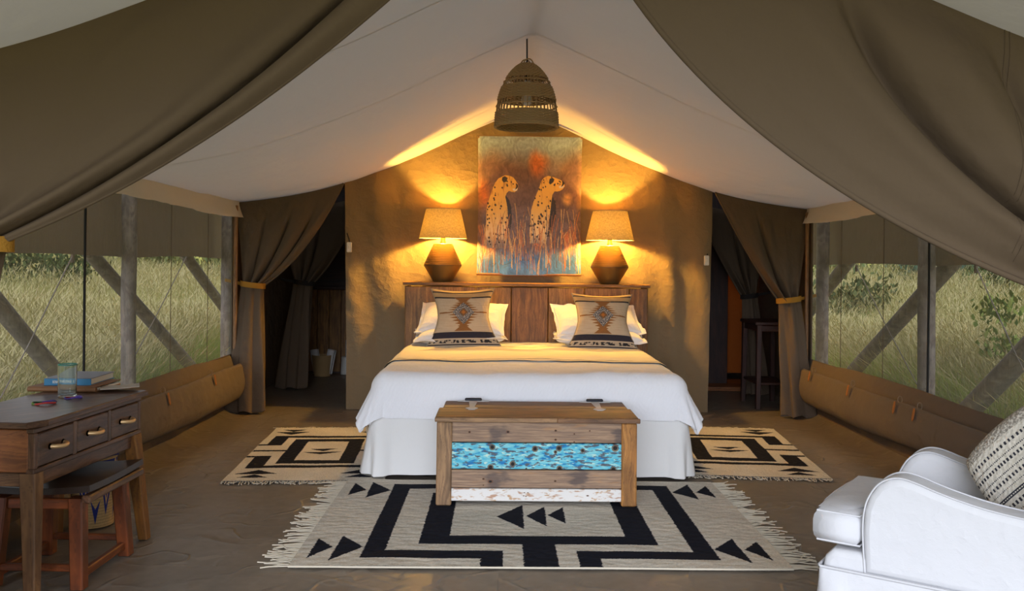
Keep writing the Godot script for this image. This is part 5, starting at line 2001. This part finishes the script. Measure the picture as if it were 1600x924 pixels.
	for side in [1.0, -1.0]:
		m.grid(32, 32, func(u: float, v: float) -> Vector3:
			var a := u * 2.0 - 1.0
			var c := 1.0 - v * 2.0
			var k := pow(maxf(0.0, (1.0 - a * a) * (1.0 - c * c)), 0.36)
			var rd := 1.0 - 0.13 * a * a * c * c
			return Vector3(a * 0.20 * rd, c * 0.20 * rd, side * (0.08 * k + 0.002)), 1, 1, 0.0, side > 0.0)
	obj("cover", m, M.knit, p)

# ------------------------------------------------------------------ rolled-down window flaps
func build_flaps() -> void:
	for side in [[XL, -1.0, "long khaki canvas window flap folded down under the left screen, beside the desk", [-5.60, -6.50]], [XR, 1.0, "long khaki canvas window flap folded down under the right screen, beside the armchair", [-7.02, -6.24, -5.50, -5.24]]]:
		var x0: float = side[0]
		var sg: float = side[1]
		var far := -7.62 if sg > 0.0 else -7.45
		var o := thing("window_flap", side[2], "window flap", Vector3(x0 - sg * 0.06, 0.1, -5.2))
		# upper fold: slopes in from the sill
		var b := MB.new()
		b.grid(90, 8, func(u: float, v: float) -> Vector3:
			var z := lerpf(-2.8, far + 0.22, u)
			var w := 0.006 * nz(z * 1.4, v * 0.8)
			return Vector3(x0 - sg * (0.012 + 0.045 * pow(v, 0.8) + w), lerpf(0.485 - 0.012 * sin(z * 2.4), 0.35 + 0.01 * sin(z * 1.7), v) + 0.01 * nz(z, 0.0), z), 1, 1, 0.004)
		wpart("upper_fold", b, M.flap, o)
		# pouch: lip, bulge and return to the wall
		var prof2 := [Vector2(0.062, 0.33), Vector2(0.078, 0.385), Vector2(0.093, 0.402), Vector2(0.112, 0.39), Vector2(0.13, 0.34), Vector2(0.142, 0.28), Vector2(0.135, 0.215), Vector2(0.105, 0.165), Vector2(0.06, 0.14), Vector2(0.025, 0.15)]
		b = MB.new()
		b.grid(100, 36, func(u: float, v: float) -> Vector3:
			var z := lerpf(-2.8, far, u)
			var k := v * (prof2.size() - 1)
			var i := mini(int(k), prof2.size() - 2)
			var q: Vector2 = (prof2[i] as Vector2).cubic_interpolate(prof2[i + 1], prof2[maxi(i - 1, 0)], prof2[mini(i + 2, prof2.size() - 1)], k - i)
			# the far end is rounded off
			var e := clampf((z - far) / 0.28, 0.0, 1.0)
			var rnd := sqrt(1.0 - pow(1.0 - e, 2.0))
			var mid := Vector2(0.07, 0.31)
			q = mid + (q - mid) * Vector2(lerpf(0.55, 1.0, rnd), lerpf(0.45, 1.0, rnd))
			var low := smoothstep(0.3, 0.8, v)
			var wr := 0.010 * nz(z * 1.1, v * 1.2) + 0.004 * nz(z * 4.0, v * 3.0)
			return Vector3(x0 - sg * (q.x + wr), q.y + low * (0.02 * sin(z * 1.3 + 0.8) - 0.012) + 0.01 * nz(z * 0.8, 4.0), z), 1, 1, 0.004)
		wpart("pouch", b, M.flap, o)
		for zt in side[3]:
			# ring and leather tab
			b = MB.new()
			var ring := []
			for k in 17:
				var a := TAU * (k % 16) / 16.0
				ring.append(Vector3(x0 - sg * (0.098 + 0.014 * cos(a)), 0.42 + 0.022 * sin(a), zt))
			b.tube(ring, 0.0024, 6)
			var rg := wpart("toggle_ring", b, M.ring_metal, o)
			b = MB.new()
			b.slab([Vector2(-0.008, 0.0), Vector2(0.008, 0.0), Vector2(0.012, -0.026), Vector2(0.011, -0.068), Vector2(0.0, -0.08), Vector2(-0.011, -0.068), Vector2(-0.012, -0.026)], 0.005, 0.0015, Transform3D(Basis.from_euler(Vector3(0, -sg * PI / 2, 0)), Vector3(x0 - sg * 0.128, 0.408, zt)) * T(0, 0, 0, -0.22, 0, 0.12 * sg))
			wpart("leather_tab", b, M.leather_orange, o, rg)

# ------------------------------------------------------------------ washroom behind the back wall
func build_washroom() -> void:
	var b := MB.new()
	b.box(Vector3(XR - XL + 0.3, 0.05, ZB - ZE + 0.1), T((XL + XR) / 2, 2.1, (ZB + ZE) / 2 - 0.1), 0.01)
	struct("ceiling", b, M.canvas_dark)
	b = MB.new()
	b.box(Vector3(XR - XL + 0.3, 2.3, 0.05), T((XL + XR) / 2, 1.1, ZE - 0.03), 0.01)
	var we := struct("wall_end", b, M.red_dark)
	for k in 9:
		b = MB.new()
		b.box(Vector3(0.128, 0.92, 0.02), T(XL + 0.10 + k * 0.133, 0.47, ZE + 0.006 + 0.003 * rng.randf()), 0.005, uvr(0.9))
		obj("plank", b, M.board_brown, we)
	b = MB.new()
	b.box(Vector3(1.24, 0.04, 0.04), T(XL + 0.62, 0.95, ZE + 0.016), 0.006)
	obj("rail", b, M.red_dark, we)
	for s in [[XL - 0.02, "wall_washroom_left"], [XR + 0.02, "wall_washroom_right"]]:
		b = MB.new()
		b.box(Vector3(0.03, 2.3, ZB - ZE + 0.1), T(s[0], 1.1, (ZB + ZE) / 2 - 0.03), 0.004)
		struct(s[1], b, M.canvas_dark)
	# dark screen wall and the orange canvas cubicle behind it
	b = MB.new()
	b.box(Vector3(0.55, 2.1, 0.03), T(2.045, 1.05, -9.02), 0.004)
	struct("wall_partition", b, M.red_dark)
	b = MB.new()
	b.grid(24, 24, func(u: float, v: float) -> Vector3:
		return Vector3(lerpf(1.9, 2.6, u), lerpf(0.1, 2.05, v), -9.42 + 0.02 * nz(u * 2.0, v * 2.0)), 1, 1, 0.01)
	solo("shower_curtain", b, fabric(s8(190, 104, 44), M.crumple, 1.2, 1.0), "orange canvas curtain glowing at the far end of the right doorway", "curtain")
	b = MB.new()
	b.box(Vector3(0.66, 0.02, 0.62), T(2.24, 0.01, -9.05), 0.004)
	var duck := solo("duckboard", b, M.desk_side, "low orange wooden platform on the floor deep inside the right doorway", "platform")
	for k in 6:
		b = MB.new()
		b.box(Vector3(0.66, 0.024, 0.092), T(2.24, 0.03, -8.79 - k * 0.104), 0.004, uvr(0.7))
		obj("slat", b, M.desk_side, duck)
	var bulb := thing("cubicle_bulb", "small bare bulb lighting the orange cubicle from behind the dark partition", "lamp", Vector3(2.02, 1.62, -9.16))
	b = MB.new()
	b.lathe([Vector2(0.0, -0.045), Vector2(0.02, -0.036), Vector2(0.028, -0.01), Vector2(0.02, 0.02), Vector2(0.012, 0.04), Vector2(0.0, 0.042)], 20)
	obj("bulb", b, M.bulb, bulb)
	b = MB.new()
	b.tube([Vector3(0, 0.04, 0), Vector3(0, 0.07, 0), Vector3(0, 0.46, 0)], 0.008, 8)
	obj("cord", b, M.black, bulb)
	var om := OmniLight3D.new()
	om.name = "bulb_light"
	om.light_color = s8(255, 190, 90)
	om.light_energy = 0.05
	om.light_size = 0.02
	om.omni_range = 6.0
	om.omni_attenuation = 2.0
	om.shadow_enabled = true
	bulb.add_child(om)

	# towel basket with two rolled towels, and a brush holder
	var bk := thing("towel_basket", "round wicker basket holding rolled towels inside the left doorway", "basket", Vector3(-1.93, 0, -9.62))
	b = MB.new()
	for k in 30:
		var y := 0.006 + k * 0.0076
		var pts := []
		for i in 49:
			var a := TAU * (i % 48) / 48.0
			var r := lerpf(0.082, 0.108, k / 29.0) + (0.003 if (i + k) % 2 == 0 else -0.002)
			pts.append(Vector3(cos(a) * r, y, sin(a) * r))
		b.tube(pts, 0.0048, 5)
	obj("wicker_weave", b, M.seagrass, bk)
	b = MB.new()
	b.lathe([Vector2(0.0, 0.006), Vector2(0.08, 0.006)], 24)
	obj("bottom", b, M.seagrass, bk)
	for q in [[-0.045, -0.16, "rolled white towel standing at the left in the wicker basket"], [0.05, 0.18, "rolled white towel standing at the right in the wicker basket"]]:
		b = MB.new()
		b.grid(60, 6, func(u: float, v: float) -> Vector3:
			var a := u * TAU * 3.0
			var r := 0.008 + 0.036 * u
			return Vector3(cos(a) * r, 0.03 + v * 0.26, sin(a) * r), 1, 1, 0.006)
		var tw := solo("rolled_towel", b, M.sheet, q[2], "towel", Vector3(-1.93 + q[0], 0.0, -9.62), 0.0, "towels in the basket")
		tw.rotation.z = -q[1]
	var br := thing("brush_holder", "white toilet brush holder standing beside the towel basket inside the left doorway", "brush holder", Vector3(-1.70, 0, -9.78))
	b = MB.new()
	b.lathe([Vector2(0.0, 0.0), Vector2(0.055, 0.0), Vector2(0.058, 0.006), Vector2(0.05, 0.19), Vector2(0.044, 0.2), Vector2(0.0, 0.2)], 28)
	obj("pot", b, M.white_plastic, br)
	b = MB.new()
	b.tube([Vector3(0, 0.2, 0), Vector3(0.002, 0.28, 0), Vector3(0.002, 0.38, 0)], 0.009, 8)
	obj("brush_handle", b, M.steel, br)

	# tall dark stand just inside the right doorway
	var st := thing("tall_stand", "tall narrow dark red wooden stand with a lower shelf inside the right doorway", "stand", Vector3(2.375, 0, -7.89))
	b = MB.new()
	b.box(Vector3(0.33, 0.03, 0.50), T(0, 0.745, 0), 0.006)
	obj("top", b, M.red_dark, st)
	b = MB.new()
	b.box(Vector3(0.28, 0.022, 0.46), T(0, 0.22, 0), 0.004)
	obj("shelf", b, M.red_dark, st)
	for sx in [-1.0, 1.0]:
		for sz in [-1.0, 1.0]:
			obj("leg", leg_shape(Vector3(sx * 0.125, 0.735, sz * 0.22), Vector3(sx * 0.135, 0, sz * 0.235), 0.045, 0.04), M.red_dark, st)
		b = MB.new()
		b.box(Vector3(0.02, 0.05, 0.42), T(sx * 0.128, 0.70, 0), 0.004)
		obj("apron", b, M.red_dark, st)
	for sz in [-1.0, 1.0]:
		b = MB.new()
		b.box(Vector3(0.24, 0.05, 0.02), T(0, 0.70, sz * 0.222), 0.004)
		obj("apron", b, M.red_dark, st)
